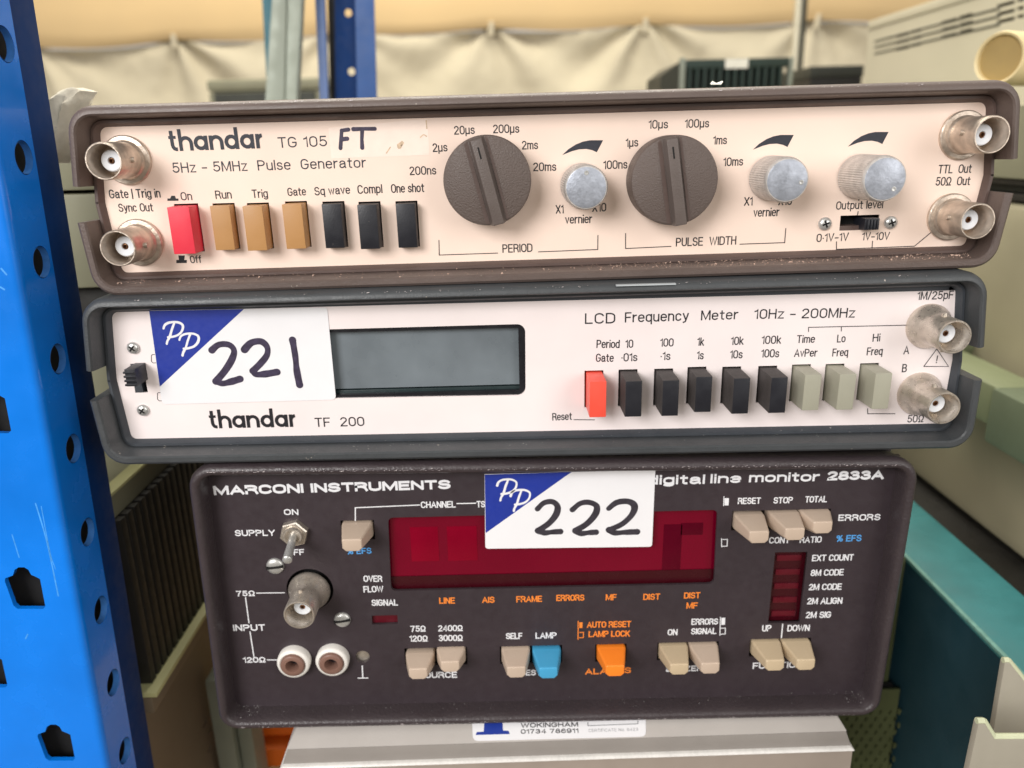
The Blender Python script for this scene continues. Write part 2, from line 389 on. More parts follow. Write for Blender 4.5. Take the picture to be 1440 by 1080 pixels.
def text(fr, parent, s, p0, p1, cap, m='ink_black', bold=0., y=.06, name='lettering', h=0, t=None):
    """print s so that its ink runs from p0 to p1 (baseline ends) with capitals cap px high"""
    a = fr.L(*p0, h); b = fr.L(*p1, h); Hh = (fr.L(p0[0], p0[1] - cap, h) - a).length
    t0 = t
    if t is None: t = {'ink_black': .13, 'ink_logo': .12, 'ink_grey': .1}.get(m, .168)
    if t0: t = t0
    elif bold >= .035: t = .255
    elif bold >= .02: t = .19
    tw = t * Hh; d = b - a; Wd = d.length - tw; d.normalize(); u = Vector((-d.y, d.x))
    g = .2 if bold < .035 else .17; pos = []; x = 0
    for ch in s:
        pos.append(x); x += GL[ch][0] + g
    tot = max(x - g, .01); sx = Wd / tot; hh = Hh - tw
    bm = bmesh.new()
    for ch, x0 in zip(s, pos):
        for k, st in enumerate(GL[ch][1]):
            closed = isinstance(st, tuple)
            if closed: st = st[1]
            q = []
            for px, pz in st:
                p = a + d * (tw / 2 + (x0 + px) * sx) + u * (tw / 2 + pz * hh)
                if not q or (p - q[-1]).length > .01: q.append(p)
            if closed and (q[0] - q[-1]).length < .01: q.pop()
            if not closed:                       # run square ends out to the edge of the letter
                q[0] = q[0] + (q[0] - q[1]).normalized() * tw * .45; q[-1] = q[-1] + (q[-1] - q[-2]).normalized() * tw * .45
            ribbon_bm(bm, q, tw, y + h + .008 * k, False, closed)
    return fin(bm, name, m, parent, recalc=False)
def ribbon_bm(bm, pts, wd, y, round_cap=True, closed=False, smooth=0):
    pts = [Vector(p) for p in pts]
    if smooth:
        q = []; n = len(pts)
        for i in range(n - 1):
            a = pts[max(0, i - 1)]; b = pts[i]; c = pts[i + 1]; d = pts[min(n - 1, i + 2)]
            for k in range(smooth):
                t = k / smooth
                q.append(.5 * ((2 * b) + (c - a) * t + (2 * a - 5 * b + 4 * c - d) * t * t + (3 * b - a - 3 * c + d) * t ** 3))
        pts = q + [pts[-1]]
    n = len(pts); Lf = []; Rt = []
    for i, p in enumerate(pts):
        ds = []
        if i or closed: ds.append((p - pts[i - 1]).normalized())
        if i < n - 1 or closed: ds.append((pts[(i + 1) % n] - p).normalized())
        ns = [Vector((-d.y, d.x)) for d in ds]; nn = sum(ns, Vector((0, 0)))
        nn = nn.normalized() if nn.length > 1e-6 else ns[0]
        k = min(1.6, 1 / max(.3, nn.dot(ns[0]))); ww = wd(i / (n - 1)) if callable(wd) else wd
        Lf.append(p + nn * ww / 2 * k); Rt.append(p - nn * ww / 2 * k)
    vl = [bm.verts.new((p.x, -y, p.y)) for p in Lf]; vr = [bm.verts.new((p.x, -y, p.y)) for p in Rt]
    for i in range(n if closed else n - 1):
        j = (i + 1) % n; bm.faces.new((vl[i], vr[i], vr[j], vl[j]))
    if round_cap and not closed:
        for e, (p, d) in enumerate(((pts[0], pts[0] - pts[1]), (pts[-1], pts[-1] - pts[-2]))):
            d.normalize(); a0 = math.atan2(d.y, d.x); ww = (wd(e) if callable(wd) else wd) / 2
            fan = [bm.verts.new((p.x + ww * math.cos(a0 + t), -y, p.y + ww * math.sin(a0 + t))) for t in [(-.5 + k / 8) * math.pi for k in range(9)]]
            bm.faces.new(fan)
def strokes(fr, parent, lines, wpx, m='ink_black', y=.06, cap=False, smooth=0, name='printed_line', h=0):
    for i, ln in enumerate(lines):
        bm = bmesh.new()
        pts = [fr.L(*p, h) for p in ln]; q = fr.L(*ln[0], h); q2 = fr.L(ln[0][0] + wpx, ln[0][1], h)
        wl = (q2 - q).length; ph_ = random.uniform(0, 6)
        ribbon_bm(bm, pts, (lambda t: wl * (1 + .10 * math.sin(t * 6 + ph_) + .05 * math.sin(t * 17 + ph_))) if cap else wl, y + h + .006 * i, cap, False, smooth)
        fin(bm, name, m, parent, recalc=False)
def patch(fr, parent, pts, m, y=.06, name='printed_mark', h=0):
    bm = bmesh.new(); bm.faces.new([bm.verts.new((q.x, -y - h, q.y)) for q in [fr.L(*p, h) for p in pts]])
    return fin(bm, name, m, parent, recalc=False)
def logo(fr, parent, p0, p1, xpx, m):
    """seven heavy round lower-case letters, drawn stroke by stroke"""
    a = fr.L(*p0); b = fr.L(*p1); H = (fr.L(p0[0], p0[1] - xpx) - a).length
    d = (b - a).normalized(); u = Vector((-d.y, d.x)); Wd = (b - a).length
    T = .25; units = 6.62; sx = Wd / units
    bm = bmesh.new(); k = [0]
    def rb(pts, wd=T, closed=False, cap=False):
        k[0] += 1
        q = [a + d * (x * sx) + u * (z * H) for x, z in pts]
        ribbon_bm(bm, q, wd * (sx + H) / 2, .06 + .004 * k[0], cap, closed)
    def arc(cx, cz, r, a0, a1, n=14): return [(cx + r * math.cos(math.radians(a0 + (a1 - a0) * i / n)), cz + r * math.sin(math.radians(a0 + (a1 - a0) * i / n))) for i in range(n + 1)]
    r = .5 - T / 2
    x = .0
    rb([(x + .22, 1.38), (x + .22, .42)] + [(x + .25, .28), (x + .33, .17), (x + .46, .12), (x + .56, .12)]); rb([(x, .93), (x + .52, .93)], .2)      # t
    x = .68
    rb([(x + T / 2, 0), (x + T / 2, 1.48)]); rb(arc(x + .5, .5, r, 180, 0) + [(x + .5 + r, 0)])                             # h
    def bowl(x): rb(arc(x + .5, .5, r, 0, 360)[:-1], T, True)
    x = 1.74; bowl(x); rb([(x + 1 - T / 2, 0), (x + 1 - T / 2, .98)])                                                     # a
    x = 2.84; rb([(x + T / 2, 0), (x + T / 2, .98)]); rb(arc(x + .5, .5, r, 180, 0) + [(x + .5 + r, 0)])                   # n
    x = 3.92; bowl(x); rb([(x + 1 - T / 2, 0), (x + 1 - T / 2, 1.48)])                                                    # d
    x = 5.02; bowl(x); rb([(x + 1 - T / 2, 0), (x + 1 - T / 2, .98)])                                                     # a
    x = 6.14; rb([(x + T / 2, 0), (x + T / 2, .98)]); rb(arc(x + .5, .5, r, 180, 95))                                      # r
    return fin(bm, 'logo_lettering', m, parent, recalc=False)
# ---- things
def tag(o, label=None, cat=None, group=None, kind=None):
    if label: o['label'] = label
    if cat: o['category'] = cat
    if group: o['group'] = group
    if kind: o['kind'] = kind
    return o
def thing(name, fr, label, cat, group=None):
    o = bpy.data.objects.new(name, None); col.objects.link(o); o.matrix_world = fr.M
    o.empty_display_size = .01
    return tag(o, label, cat, group)
def dust(parent, regions, n, m='dust', smin=.08, smax=.32, name='dust'):
    """regions: (x0, x1, z0, z1, y0, y1): a strip whose surface runs from (z0,y0) to (z1,y1)"""
    bm = bmesh.new()
    for x0, x1, z0, z1, y0, y1, dens in regions:
        for i in range(int(n * dens)):
            t = random.random(); x = random.uniform(x0, x1); z = z0 + (z1 - z0) * t; y = y0 + (y1 - y0) * t
            s = random.uniform(smin, smax) * (random.random() ** 1.5 + .35)
            c = Vector((x, y, z))
            vs = [bm.verts.new(c + Vector((random.uniform(-1, 1), random.uniform(-1, 1), random.uniform(-.4, 1))) * s) for _ in range(4)]
            for q in ((0, 1, 2), (0, 2, 3), (0, 3, 1), (1, 3, 2)): bm.faces.new([vs[j] for j in q])
    o = fin(bm, name, m, parent); o['kind'] = 'stuff'; return o

# ------------------------------------------------------------------ controls
def bnc(parent, fr, c, dome=False, lug=0, mm_='nickel', holed=False, dx=0, seed=0):
    p = fr.L(*c); x, z = p
    if dome: prof = [(6.6, 0), (6.6, -.8), (6.3, -1.4), (5.9, -2.4), (5.3, -3.6), (4.9, -4.6), (4.75, -6), (4.75, -13.3), (4.55, -13.6), (4.25, -13.6), (4.15, -13.2), (4.15, -5), (0, -5)]
    else: prof = [(6.5, 0), (6.5, -.9), (6.2, -1.2), (5.2, -1.3), (5.0, -1.9), (4.75, -2.2), (4.75, -13.2), (4.55, -13.5), (4.3, -13.5), (4.2, -13.1), (4.2, -5), (0, -5)]
    s = lathe('bnc_socket', mm_, parent, prof, x, z, 48)
    lathe('insulator', 'ptfe', s, [(2.75, -4), (2.75, -9.0), (2.5, -9.3), (.95, -9.3), (.8, -8.9), (.8, -7.5), (0, -7.5)], x, z, 28)
    lathe('contact', 'contact', s, [(.75, -7.6), (.75, -9.1), (.5, -9.2), (.32, -8.4), (0, -8.4)], x, z, 14)
    bm = bmesh.new()
    for sg in (0, 180):
        a = math.radians(lug + sg); ux, uz = math.cos(a), math.sin(a)
        tube_bm(bm, (x + ux * 4.5, -8.0, z + uz * 4.5), (x + ux * 5.6, -8.0, z + uz * 5.6), .8, .7, 12)
    fin(bm, 'bayonet_lug', mm_, s, 40)
    return s
def cross_screw(parent, fr, c, r=1.9, name='cross_screw', slot=False, ang=20, rgb='screw'):
    x, z = fr.L(*c)
    s = lathe(name, rgb, parent, [(r, 0), (r, -.45), (r * .86, -.85), (r * .5, -1.15), (0, -1.25)], x, z, 24, 50)
    bm = bmesh.new()
    for k in ((0,) if slot else (0, 90)):
        a = math.radians(ang + k); u = Vector((math.cos(a), 0, math.sin(a))); v = Vector((-u.z, 0, u.x)); c0 = Vector((x, 0, z))
        L_ = r * (.96 if slot else .55); Wd = r * (.15 if slot else .13)
        q = [c0 + u * L_ * i + v * Wd * j for i, j in ((-1, -1), (1, -1), (1, 1), (-1, 1))]
        yb, yf = (-.5 if slot else -.95), -1.28 - .01 * (k > 0)
        hexa_bm(bm, [p + Vector((0, yb, 0)) for p in q], [p + Vector((0, yf, 0)) for p in q])
    fin(bm, 'screw_slot', 'hole_black', s)
    return s
def push_button(parent, fr, c, h, m, wd=5.1, ht=11.6, label=None, side=None, bev=.18, holes=None):
    x, z = fr.L(*c, h); x = round(x, 2); z = round(z, 2)
    b = box('push_button', m, parent, x - wd / 2, x + wd / 2, -h, 6, z - ht / 2, z + ht / 2, bevel=bev)
    if m == 'btn_black':
        b.data.materials.clear(); b.data.materials.append(MAT['btn_side'])
        box('button_cap', m, b, x - wd / 2 + .12, x + wd / 2 - .12, -h - .12, -h + .3, z - ht / 2 + .12, z + ht / 2 - .12, bevel=.1)
    if label: b['label'] = label
    if holes is not None: holes.append(rect(x - wd / 2 - .45, x + wd / 2 + .35, z - ht / 2 - .2, z + ht / 2 + .45))
    return b
def taper_key(parent, fr, c, h, m, label=None, holes=None, wd=9.3):
    x, z = fr.L(*c, h)
    bw, bh, tw, th = wd / 2, 2.95, 2.75, 1.85
    def oct_(w_, h_, ch, y, dz=0): return [(x + a, y, z + b + dz) for a, b in ((-w_ + ch, -h_), (w_ - ch, -h_), (w_, -h_ + ch), (w_, h_ - ch * .4), (w_ - ch * .4, h_), (-w_ + ch * .4, h_), (-w_, h_ - ch * .4), (-w_, -h_ + ch))]
    bm = bmesh.new(); dz = -.3
    loft_bm(bm, [oct_(bw, bh, 1.2, 5, dz), oct_(bw, bh, 1.2, -.9, dz), oct_(bw * .98, bh * .97, 1.3, -1.5, dz), oct_(tw + .25, th + .2, 1.0, -h + .35, .0), oct_(tw, th, .95, -h, 0)])
    k = fin(bm, 'tapered_key', m, parent, recalc=True, bevel=.14, bseg=2)
    if label: k['label'] = label
    if holes is not None: holes.append((x - bw - .5, x + bw + .5, z + dz - bh - .3, z + dz + bh + .5))
    return k
def rotary(parent, fr, c, ang, h=9.0, label=None):
    x, z = fr.L(*c, h)
    k = lathe('rotary_knob', 'knob_brown', parent, [(11.7, -.6), (11.7, -h + .9), (11.45, -h + .2), (11.1, -h), (0, -h + .25)], x, z, 72, 40)
    if label: k['label'] = label
    a = math.radians(ang); u = Vector((-math.sin(a), 0, math.cos(a))); v = Vector((math.cos(a), 0, math.sin(a))); c0 = Vector((x, 0, z))
    bm = bmesh.new()
    def ring(hw, L0, L1, y): return [c0 + v * s * hw + u * t + Vector((0, y, 0)) for s, t in ((-1, -L0), (1, -L0), (1, L1), (-1, L1))]
    loft_bm(bm, [ring(2.3, 11.5, 11.4, -h + .6), ring(1.6, 11.7, 11.2, -h - 1.2), ring(1.45, 11.5, 10.7, -h - 2.2)])
    fin(bm, 'pointer_bar', 'knob_bar', k, bevel=.22)
    bm = bmesh.new()                          # the scooped groove beside the bar
    q = [c0 + v * s + u * t + Vector((0, -h - .03, 0)) for s, t in ((-3.4, -10.6), (-2.35, -11.1), (-2.35, 11.0), (-3.4, 10.6))]
    q2 = [c0 + v * s + u * t + Vector((0, -h - .03, 0)) for s, t in ((2.35, -11.1), (3.0, -10.8), (3.0, 10.8), (2.35, 11.0))]
    for qq in (q, q2): bm.faces.new([bm.verts.new(p) for p in qq])
    fin(bm, 'groove', 'step_brown', k, recalc=False)
    bm = bmesh.new(); q = [c0 + v * s + u * t + Vector((0, -h - 2.24, 0)) for s, t in ((-.22, 5.8), (.22, 5.8), (.22, 8.8), (-.22, 8.8))]
    bm.faces.new([bm.verts.new(p) for p in q]); fin(bm, 'pointer_mark', 'hole_black', k, recalc=False)
    return k
def vernier(parent, fr, c, dim, h=12.6, label=None):
    x, z = fr.L(*c, h)
    k = lathe('vernier_knob', 'aluminium', parent, [(5.95, -.5), (5.95, -1.0), (5.95, -h + 1.3), (5.75, -h + 1.0), (5.7, -h + .5), (5.45, -h + .1), (5.2, -h + .1)], x, z, 120, 25, knurl=.2, knr=(-h + 1.2, -.9))
    if label: k['label'] = label
    dxz = fr.L(*dim, h); dx_, dz_ = dxz.x - x, dxz.y - z
    face = lathe('knob_face', 'alu_face', k, [(5.25, -h + .2), (5.25, -h - .02), (5.05, -h - .1), (0, -h - .1)], x, z, 48, 30)
    lathe('dimple', 'screw', k, [(.62, -h - .14), (.45, -h - .16), (.3, -h - .12), (0, -h - .11)], x + dx_, z + dz_, 16)
    return k

# ================================================================== SHARED CASE BUILDER FOR THE TWO SLIM INSTRUMENTS
def slim_case(fr, root, lipc, cut_up, cut_lo, mcase, mstep, panelc, hy, paneltop):
    """lipc: outline px of the lip (tl, ml, bl, br, mr, tr) measured at its front, hy mm before the panel"""
    q = [fr.L(*p, hy) for p in lipc]; tl, ml, bl, br, mr, tr = q
    def at(a, b, z): t = (z - a.y) / (b.y - a.y); return a + (b - a) * t
    zu0, zu1 = fr.L(*cut_up[0], hy).y, fr.L(*cut_up[1], hy).y
    zl0, zl1 = fr.L(*cut_lo[0], hy).y, fr.L(*cut_lo[1], hy).y
    up = fillet([at(ml, tl, zu0), tl, tr, at(mr, tr, zu1)], [0, 7.5, 7.5, 0], 8, False)
    lo = fillet([at(bl, ml, zl0), bl, br, at(br, mr, zl1)], [0, 7, 7, 0], 8, False)
    prof = [(0, 40), (0, -hy + 1.6), (.3, -hy + .6), (1.0, -hy), (2.3, -hy), (2.7, -hy + .5), (3.5, -1.6), (3.6, 40)]
    cen = (bl + tr) / 2
    prof_u = [(0, 40), (0, -hy + 3.2), (.25, -hy + 1.7), (.8, -hy + .6), (1.5, -hy + .1), (2.3, -hy), (2.7, -hy + .5), (3.5, -1.6), (3.6, 40)]
    sweep('upper_case_shell', mcase, root, up, prof_u, False, inward_ref=cen)
    sweep('lower_case_shell', mcase, root, lo, prof, False, inward_ref=cen)
    inner = fillet([tl, ml, bl, br, mr, tr], [7.5, 2, 7, 7, 2, 7.5], 8, True)
    sp = [(3.45, 38), (3.45, -1.7), (3.7, -2.0), (4.4, -2.0), (4.7, -1.6), (5.4, .15), (12, .15), (12, 38)]
    sweep('inner_frame', mstep, root, inner, sp, True, inward_ref=cen)
    box('case_body', mcase, root, tl.x + 4.5, tr.x - 4.5, 37, 150, bl.y + .5, tl.y - .5, bevel=1)
    return q

# ================================================================== 1  PULSE GENERATOR (top of the stack)
f1 = Frame((0, 0, 199), Matrix.Rotation(math.radians(-.25), 3, 'Y'))
u1 = thing('pulse_generator', f1, 'brown cased pulse generator with peach front panel, knobs and coloured buttons, topmost of the stack', 'pulse generator')
holes1 = []
slim_case(f1, u1, [(87, 148), (99, 288), (133, 418), (1400, 377), (1436, 247), (1443, 110)], [(92, 262), (1438, 222)], [(106, 314), (1432, 272)], 'case_brown', 'step_brown', None, 8, None)
BT = [(A(630, 808), 6.0, 'btn_red', 'red on off push button'), (A(838, 795), 3.6, 'btn_tan', 'tan push button under Run'), (A(1002, 797), 5.6, 'btn_tan', 'tan push button under Trig'),
      (A(1200, 788), 5.2, 'btn_tan', 'tan push button under Gate'), (B(103, 785), 3.4, 'btn_black', 'black push button under Sq wave'), (B(282, 789), 5.0, 'btn_black', 'black push button under Compl'), (B(475, 783), 3.4, 'btn_black', 'black push button under One shot')]
for c, h, m, lb in BT:
    push_button(u1, f1, c, h, m, 5.3 if m != 'btn_red' else 5.9, 12.0 if m != 'btn_red' else 12.6, lb, holes=holes1)
sw = [f1.L(*p) for p in (D_(512, 768), D_(700, 838))]
holes1.append(rect(sw[0].x, sw[1].x, sw[1].y, sw[0].y))
pan1 = [f1.L(*p) for p in ((128.6, 175), (138, 260), (164, 389), (1365.5, 350), (1390, 229), (1400.5, 138.6))]
p1 = plate('front_panel', 'panel_peach', u1, fillet(pan1, [1.2, 0, .6, .6, 0, 1.2], 4), holes1, 0, .6)
box('switch_well', 'hole_black', u1, pan1[0].x + 8, pan1[5].x - 8, 4.5, 5.5, pan1[2].y + 4, pan1[0].y - 4)
for c in (A(358, 450), A(422, 866)): bnc(u1, f1, c, lug=0, mm_='nickel_worn')
for c in (D_(1127, 360), D_(1063, 773)): bnc(u1, f1, c, lug=-8, mm_='nickel_worn')
rotary(u1, f1, B(883, 556), 13.5, label='big round brown range knob for the period'); rotary(u1, f1, C_(681, 556), 8.5, label='big round brown range knob for the pulse width')
vernier(u1, f1, C_(232, 590), C_(233, 515), 11.5, 'knurled aluminium knob beside the period knob')
vernier(u1, f1, C_(1250, 552), C_(1320, 563), 13.5, 'knurled aluminium knob beside the pulse width knob')
vernier(u1, f1, D_(737, 582), D_(780, 633), 15.5, 'knurled aluminium knob above the slide switch')
for c in (D_(430, 808), D_(763, 802)): cross_screw(u1, f1, c, 1.85)
a = f1.L(*D_(605, 768), 0); b = f1.L(*D_(705, 845), 3.5)
sl = box('slide_switch', 'btn_black', u1, a.x + .3, b.x, -3.3, 4, b.y + .3, a.y - .5, bevel=.12)
for k in range(4):
    xx = a.x + .9 + k * (b.x - a.x - 1.2) / 3.6
    box('grip_rib', 'btn_black', sl, xx, xx + .6, -3.75, -3.2, b.y + .5, a.y - .8, bevel=.08)
def T1(s, p0, p1_, cap, **k): text(f1, p1, s, p0, p1_, cap / 3.6, **k)
logo(f1, p1, A(575, 406), A(1046, 390), 74 / 3.6, 'ink_logo')
T1('TG 105', A(1122, 389), A(1370, 381), 54, m='ink_logo')
T1('5Hz – 5MHz  Pulse  Generator', A(588, 516), B(271, 488), 52, m='ink_logo')
T1('Gate | Trig in', A(268, 645), A(527, 640), 45); T1('Sync Out', A(315, 713), A(490, 710), 42)
T1('On', A(630, 655), A(687, 653), 42); T1('Off', A(678, 973), A(735, 970), 38)
T1('Run', A(805, 648), A(887, 645), 43); T1('Trig', A(990, 643), A(1070, 640), 43); T1('Gate', A(1170, 633), A(1263, 629), 42)
T1('Sq wave', B(10, 630), B(190, 621), 43); T1('Compl', B(228, 622), B(353, 617), 45); T1('One shot', B(397, 617), B(565, 612), 45)
for s, x0, y0, x1, y1 in (('2µs', 607, 410, 682, 406), ('20µs', 715, 322, 820, 318), ('200µs', 912, 315, 1045, 312), ('2ms', 1058, 397, 1140, 395), ('20ms', 1115, 507, 1232, 505), ('200ns', 490, 527, 625, 523), ('X1', 1230, 722, 1270, 720)):
    T1(s, B(x0, y0), B(x1, y1), 44)
for s, x0, y0, x1, y1 in (('X10', 262, 713, 333, 710), ('vernier', 125, 773, 262, 769), ('100ns', 318, 497, 440, 493), ('1µs', 432, 385, 495, 381), ('10µs', 547, 292, 645, 290), ('100µs', 730, 288, 853, 285),
                          ('1ms', 873, 372, 943, 370), ('10ms', 925, 482, 1025, 478), ('X1', 1030, 682, 1073, 680), ('X10', 1203, 680, 1272, 677), ('vernier', 1077, 738, 1208, 734), ('PULSE  WIDTH', 685, 888, 990, 878)):
    T1(s, C_(x0, y0), C_(x1, y1), 44)
T1('PERIOD', B(960, 920), B(1112, 915), 43)
T1('Output level', D_(487, 738), D_(725, 730), 42); T1('0·1V–1V', D_(388, 902), D_(550, 895), 42); T1('1V–10V', D_(617, 893), D_(757, 890), 40)
T1('TTL  Out', D_(1003, 555), D_(1172, 551), 44); T1('50Ω  Out', D_(990, 617), D_(1165, 613), 44)
strokes(f1, p1, [[B(638, 855), B(640, 931), B(937, 921)], [B(1140, 915), C_(290, 903), C_(291, 830)], [C_(431, 820), C_(431, 898), C_(662, 887)], [C_(1008, 876), C_(1236, 868), C_(1242, 795)],
                 [D_(490, 898), D_(490, 938), D_(885, 922), D_(968, 853)], [D_(673, 895), D_(670, 931)], [D_(604, 668), D_(603, 692)], [D_(600, 745), D_(596, 768)]], 1.15)
for zz, ox, oy in ((C_, 0, 0), (C_, 965, -27), (D_, 437, -6)):
    pts = [(110, 425), (142, 395), (180, 371), (215, 357), (250, 350), (317, 350), (285, 411), (262, 400), (232, 394), (195, 396), (160, 405)]
    patch(f1, p1, [zz(x + ox, y + oy) for x, y in pts], 'ink_logo')
patch(f1, p1, [A(560, 657), A(560, 645), A(574, 645), A(580, 631), A(598, 631), A(603, 645), A(616, 645), A(616, 656)], 'ink_black')
patch(f1, p1, [A(605, 972), A(605, 956), A(618, 956), A(615, 933), A(648, 933), A(645, 956), A(658, 956), A(658, 971)], 'ink_black')
# dust and crumbs lying on the lower ledge
lb = f1.L(133, 418, 8); rb_ = f1.L(1400, 377, 8)
dust(u1, [(-118, 118, lb.y + 3.7, lb.y + 2.9, -1.8, -7.6, 1.0), (10, 120, lb.y + 3.9, lb.y + 3.1, -1.8, -6.5, 1.9), (-120, -110, lb.y + 3.6, lb.y + 3.0, -2, -7, .15)], 420, smax=.4)
# masking tape label
tl_ = thing('tape_label', f1, 'pale strip of tape marked FT in marker, on the peach panel beside TG 105', 'label')
tq = [f1.L(*p) for p in ((462, 180), (601, 167), (604, 218), (466, 223))]
tp = plate('tape', 'tape_white', tl_, tq, (), -.05, .045)
strokes(f1, tl_, [[B(146, 300), B(143, 345), B(140, 390)], [B(145, 301), B(180, 296)], [B(146, 345), B(174, 342)], [B(205, 294), B(260, 292), B(314, 292)], [B(250, 297), B(248, 345), B(250, 388)]], 5.2, 'marker', y=.12, cap=True, name='handwriting')

strokes(f1, tl_, [[B(545, 335), B(560, 322), B(575, 330)], [B(430, 385), B(452, 372), B(446, 380)], [B(372, 415), B(392, 385)], [B(574, 250), B(577, 290)]], 1.6, 'stain', y=.09, cap=True, smooth=3, name='stain')
patch(f1, tl_, [B(425, 372), B(452, 352), B(462, 362), B(445, 392), B(432, 394)], 'stain', .08, 'stain')

# ================================================================== 2  FREQUENCY METER (middle)
f2 = Frame((0, -4.0, 149), Matrix.Rotation(math.radians(.1), 3, 'Y'))
u2 = thing('frequency_meter', f2, 'dark grey cased frequency meter with pale pink panel and blank display, middle of the stack', 'frequency meter')
slim_case(f2, u2, [(107, 421), (118, 545), (148, 656), (1368, 632), (1388, 515), (1396, 382)], [(112, 522), (1391, 488)], [(123, 565), (1382, 535)], 'case_grey', 'step_grey', None, 8, None)
holes2 = []
for c, h, m, lb_ in ((G_(291, 691), 9.5, 'btn_coral', 'coral red reset button'), (G_(471, 688), 10, 'btn_black', 'black button under 10'), (G_(658, 684), 10, 'btn_black', 'black button under 100'), (G_(825, 665), 8.3, 'btn_black', 'black button under 1k, pushed in further'),
                    (G_(1015, 673), 10, 'btn_black', 'black button under 10k'), (G_(1204, 669), 10, 'btn_black', 'black button under 100k'), (H_(366, 656), 9, 'btn_grey', 'grey button under Time AvPer'), (H_(541, 653), 9, 'btn_grey', 'grey button under Lo Freq'), (H_(721, 649), 9, 'btn_grey', 'grey button under Hi Freq')):
    push_button(u2, f2, c, h, m, 4.75, 10.7, lb_, bev=.22, holes=holes2)
dq = [f2.L(*p) for p in (F_(-20, 300), F_(1075, 272), F_(1077, 632), F_(-20, 650))]
dq[0] = f2.L(360, 466); dq[3] = f2.L(362, 562)
holes2.append(fillet([(p.x, p.y) for p in dq], [1, 2.4, 2.4, 1], 6))
hs = [f2.L(*p) for p in (E_(335, 510), E_(425, 655))]
holes2.append(rect(hs[0].x, hs[1].x, hs[1].y, hs[0].y))
pan2 = [f2.L(*p) for p in ((146.4, 439.4), (155, 513), (180.3, 623.3), (1322, 597), (1341, 497), (1352, 408))]
p2 = plate('front_panel', 'panel_pink', u2, fillet(pan2, [1.2, 0, .6, .6, 0, 1.2], 4), holes2, 0, .6)
box('switch_well', 'hole_black', u2, pan2[0].x + 8, pan2[5].x - 8, 5.5, 6.5, pan2[2].y + 4, pan2[0].y - 4)
# display: dark bezel, glass set back, darker lower edge
dx0, dx1, dz0, dz1 = dq[0].x, dq[1].x, (dq[2].y + dq[3].y) / 2, (dq[0].y + dq[1].y) / 2
disp = plate('display_bezel', 'lcd_bezel', u2, rect(dx0 - 1, dx1 + 1, dz0 - 1, dz1 + 1), [fillet([(dx0 + 2, dz0 + 1.0), (dx1 - 2.0, dz0 + 1.0), (dx1 - 2.0, dz1 - 1.1), (dx0 + 2, dz1 - 1.1)], .4, 3)], .7, 1.6)
box('display_glass', 'lcd', disp, dx0, dx1, 2.7, 3.2, dz0 + 2.2, dz1)
box('lower_glass_edge', 'lcd_edge', disp, dx0, dx1, 2.1, 3.6, dz0 - .5, dz0 + 1.9, bevel=.3)
bnc(u2, f2, H_(955, 318), True, 95); bnc(u2, f2, H_(908, 660), True, 95)
for c in (E_(352, 428), E_(402, 743)): cross_screw(u2, f2, c, 1.75, ang=50)
a = f2.L(*E_(300, 540), 7); b = f2.L(*E_(372, 625), 7)
sl = box('slide_switch', 'btn_black', u2, a.x + .1, b.x, -6.8, 5, b.y, a.y, bevel=.12)
for k in range(4):
    zz = b.y + .25 + k * (a.y - b.y - .2) / 4
    box('grip_rib', 'btn_black', sl, a.x - .15, b.x + .0, -7.35, -6.75, zz, zz + .62, bevel=.12)
def T2(s, q0, q1, cap, **k): text(f2, p2, s, q0, q1, cap / 3.6, **k)
logo(f2, p2, E_(742, 837), E_(1176, 828), 64 / 3.6, 'ink_black')
T2('TF  200', E_(1272, 830), F_(262, 788), 47)
T2('LCD', G_(225, 308), G_(378, 305), 54); T2('Frequency', G_(427, 301), G_(750, 291), 52); T2('Meter', G_(812, 290), G_(1000, 284), 50); T2('10Hz – 200MHz', G_(1080, 283), H_(582, 276), 50)
for s, x0, y0, x1, y1 in (('Period', 283, 430, 400, 430), ('10', 430, 430, 470, 428), ('Gate', 280, 500, 370, 500), ('·01s', 408, 498, 490, 496), ('100', 605, 423, 673, 422), ('·1s', 606, 491, 657, 490), ('1k', 792, 418, 827, 418),
                          ('1s', 790, 487, 825, 487), ('10k', 963, 415, 1027, 413), ('10s', 958, 483, 1022, 482), ('100k', 1118, 410, 1217, 408), ('100s', 1115, 478, 1207, 477)): T2(s, G_(x0, y0), G_(x1, y1), 42)
for s, x0, y0, x1, y1, c in (('Time', 288, 405, 380, 403, 40), ('AvPer', 275, 475, 392, 473, 40), ('Lo', 492, 402, 535, 400, 40), ('Freq', 468, 473, 548, 470, 40), ('Hi', 672, 398, 710, 396, 40), ('Freq', 642, 467, 722, 465, 40),
                             ('A', 828, 462, 857, 460, 42), ('B', 820, 553, 845, 552, 42), ('1M/25pF', 897, 187, 1080, 181, 42), ('50Ω', 847, 808, 930, 805, 38), ('!', 993, 506, 1001, 506, 38)): T2(s, H_(x0, y0), H_(x1, y1), c)
T2('Reset', G_(60, 797), G_(160, 793), 38)
strokes(f2, p2, [[H_(349, 348), H_(349, 325), H_(845, 314)], [H_(515, 322), H_(515, 345)], [H_(648, 735), H_(648, 762), H_(788, 762)], [G_(168, 792), G_(275, 793)],
                 [H_(932, 523), H_(1057, 523), H_(998, 434), H_(932, 523)]], 1.15)
for y0 in (463, 655):
    x0 = 443 + (y0 - 463) * .16
    strokes(f2, p2, [[E_(x0 + 4, y0), E_(x0 + 24, y0), E_(x0 + 30, y0 + 42), E_(x0 + 8, y0 + 42), E_(x0, y0 + 34), E_(x0, y0 + 6), E_(x0 + 4, y0)]], .9)
lb = f2.L(148, 656, 8)
dust(u2, [(-118, 116, lb.y + 3.7, lb.y + 2.9, -1.8, -7.6, 1.0)], 240, 'dust_grey', .06, .26)

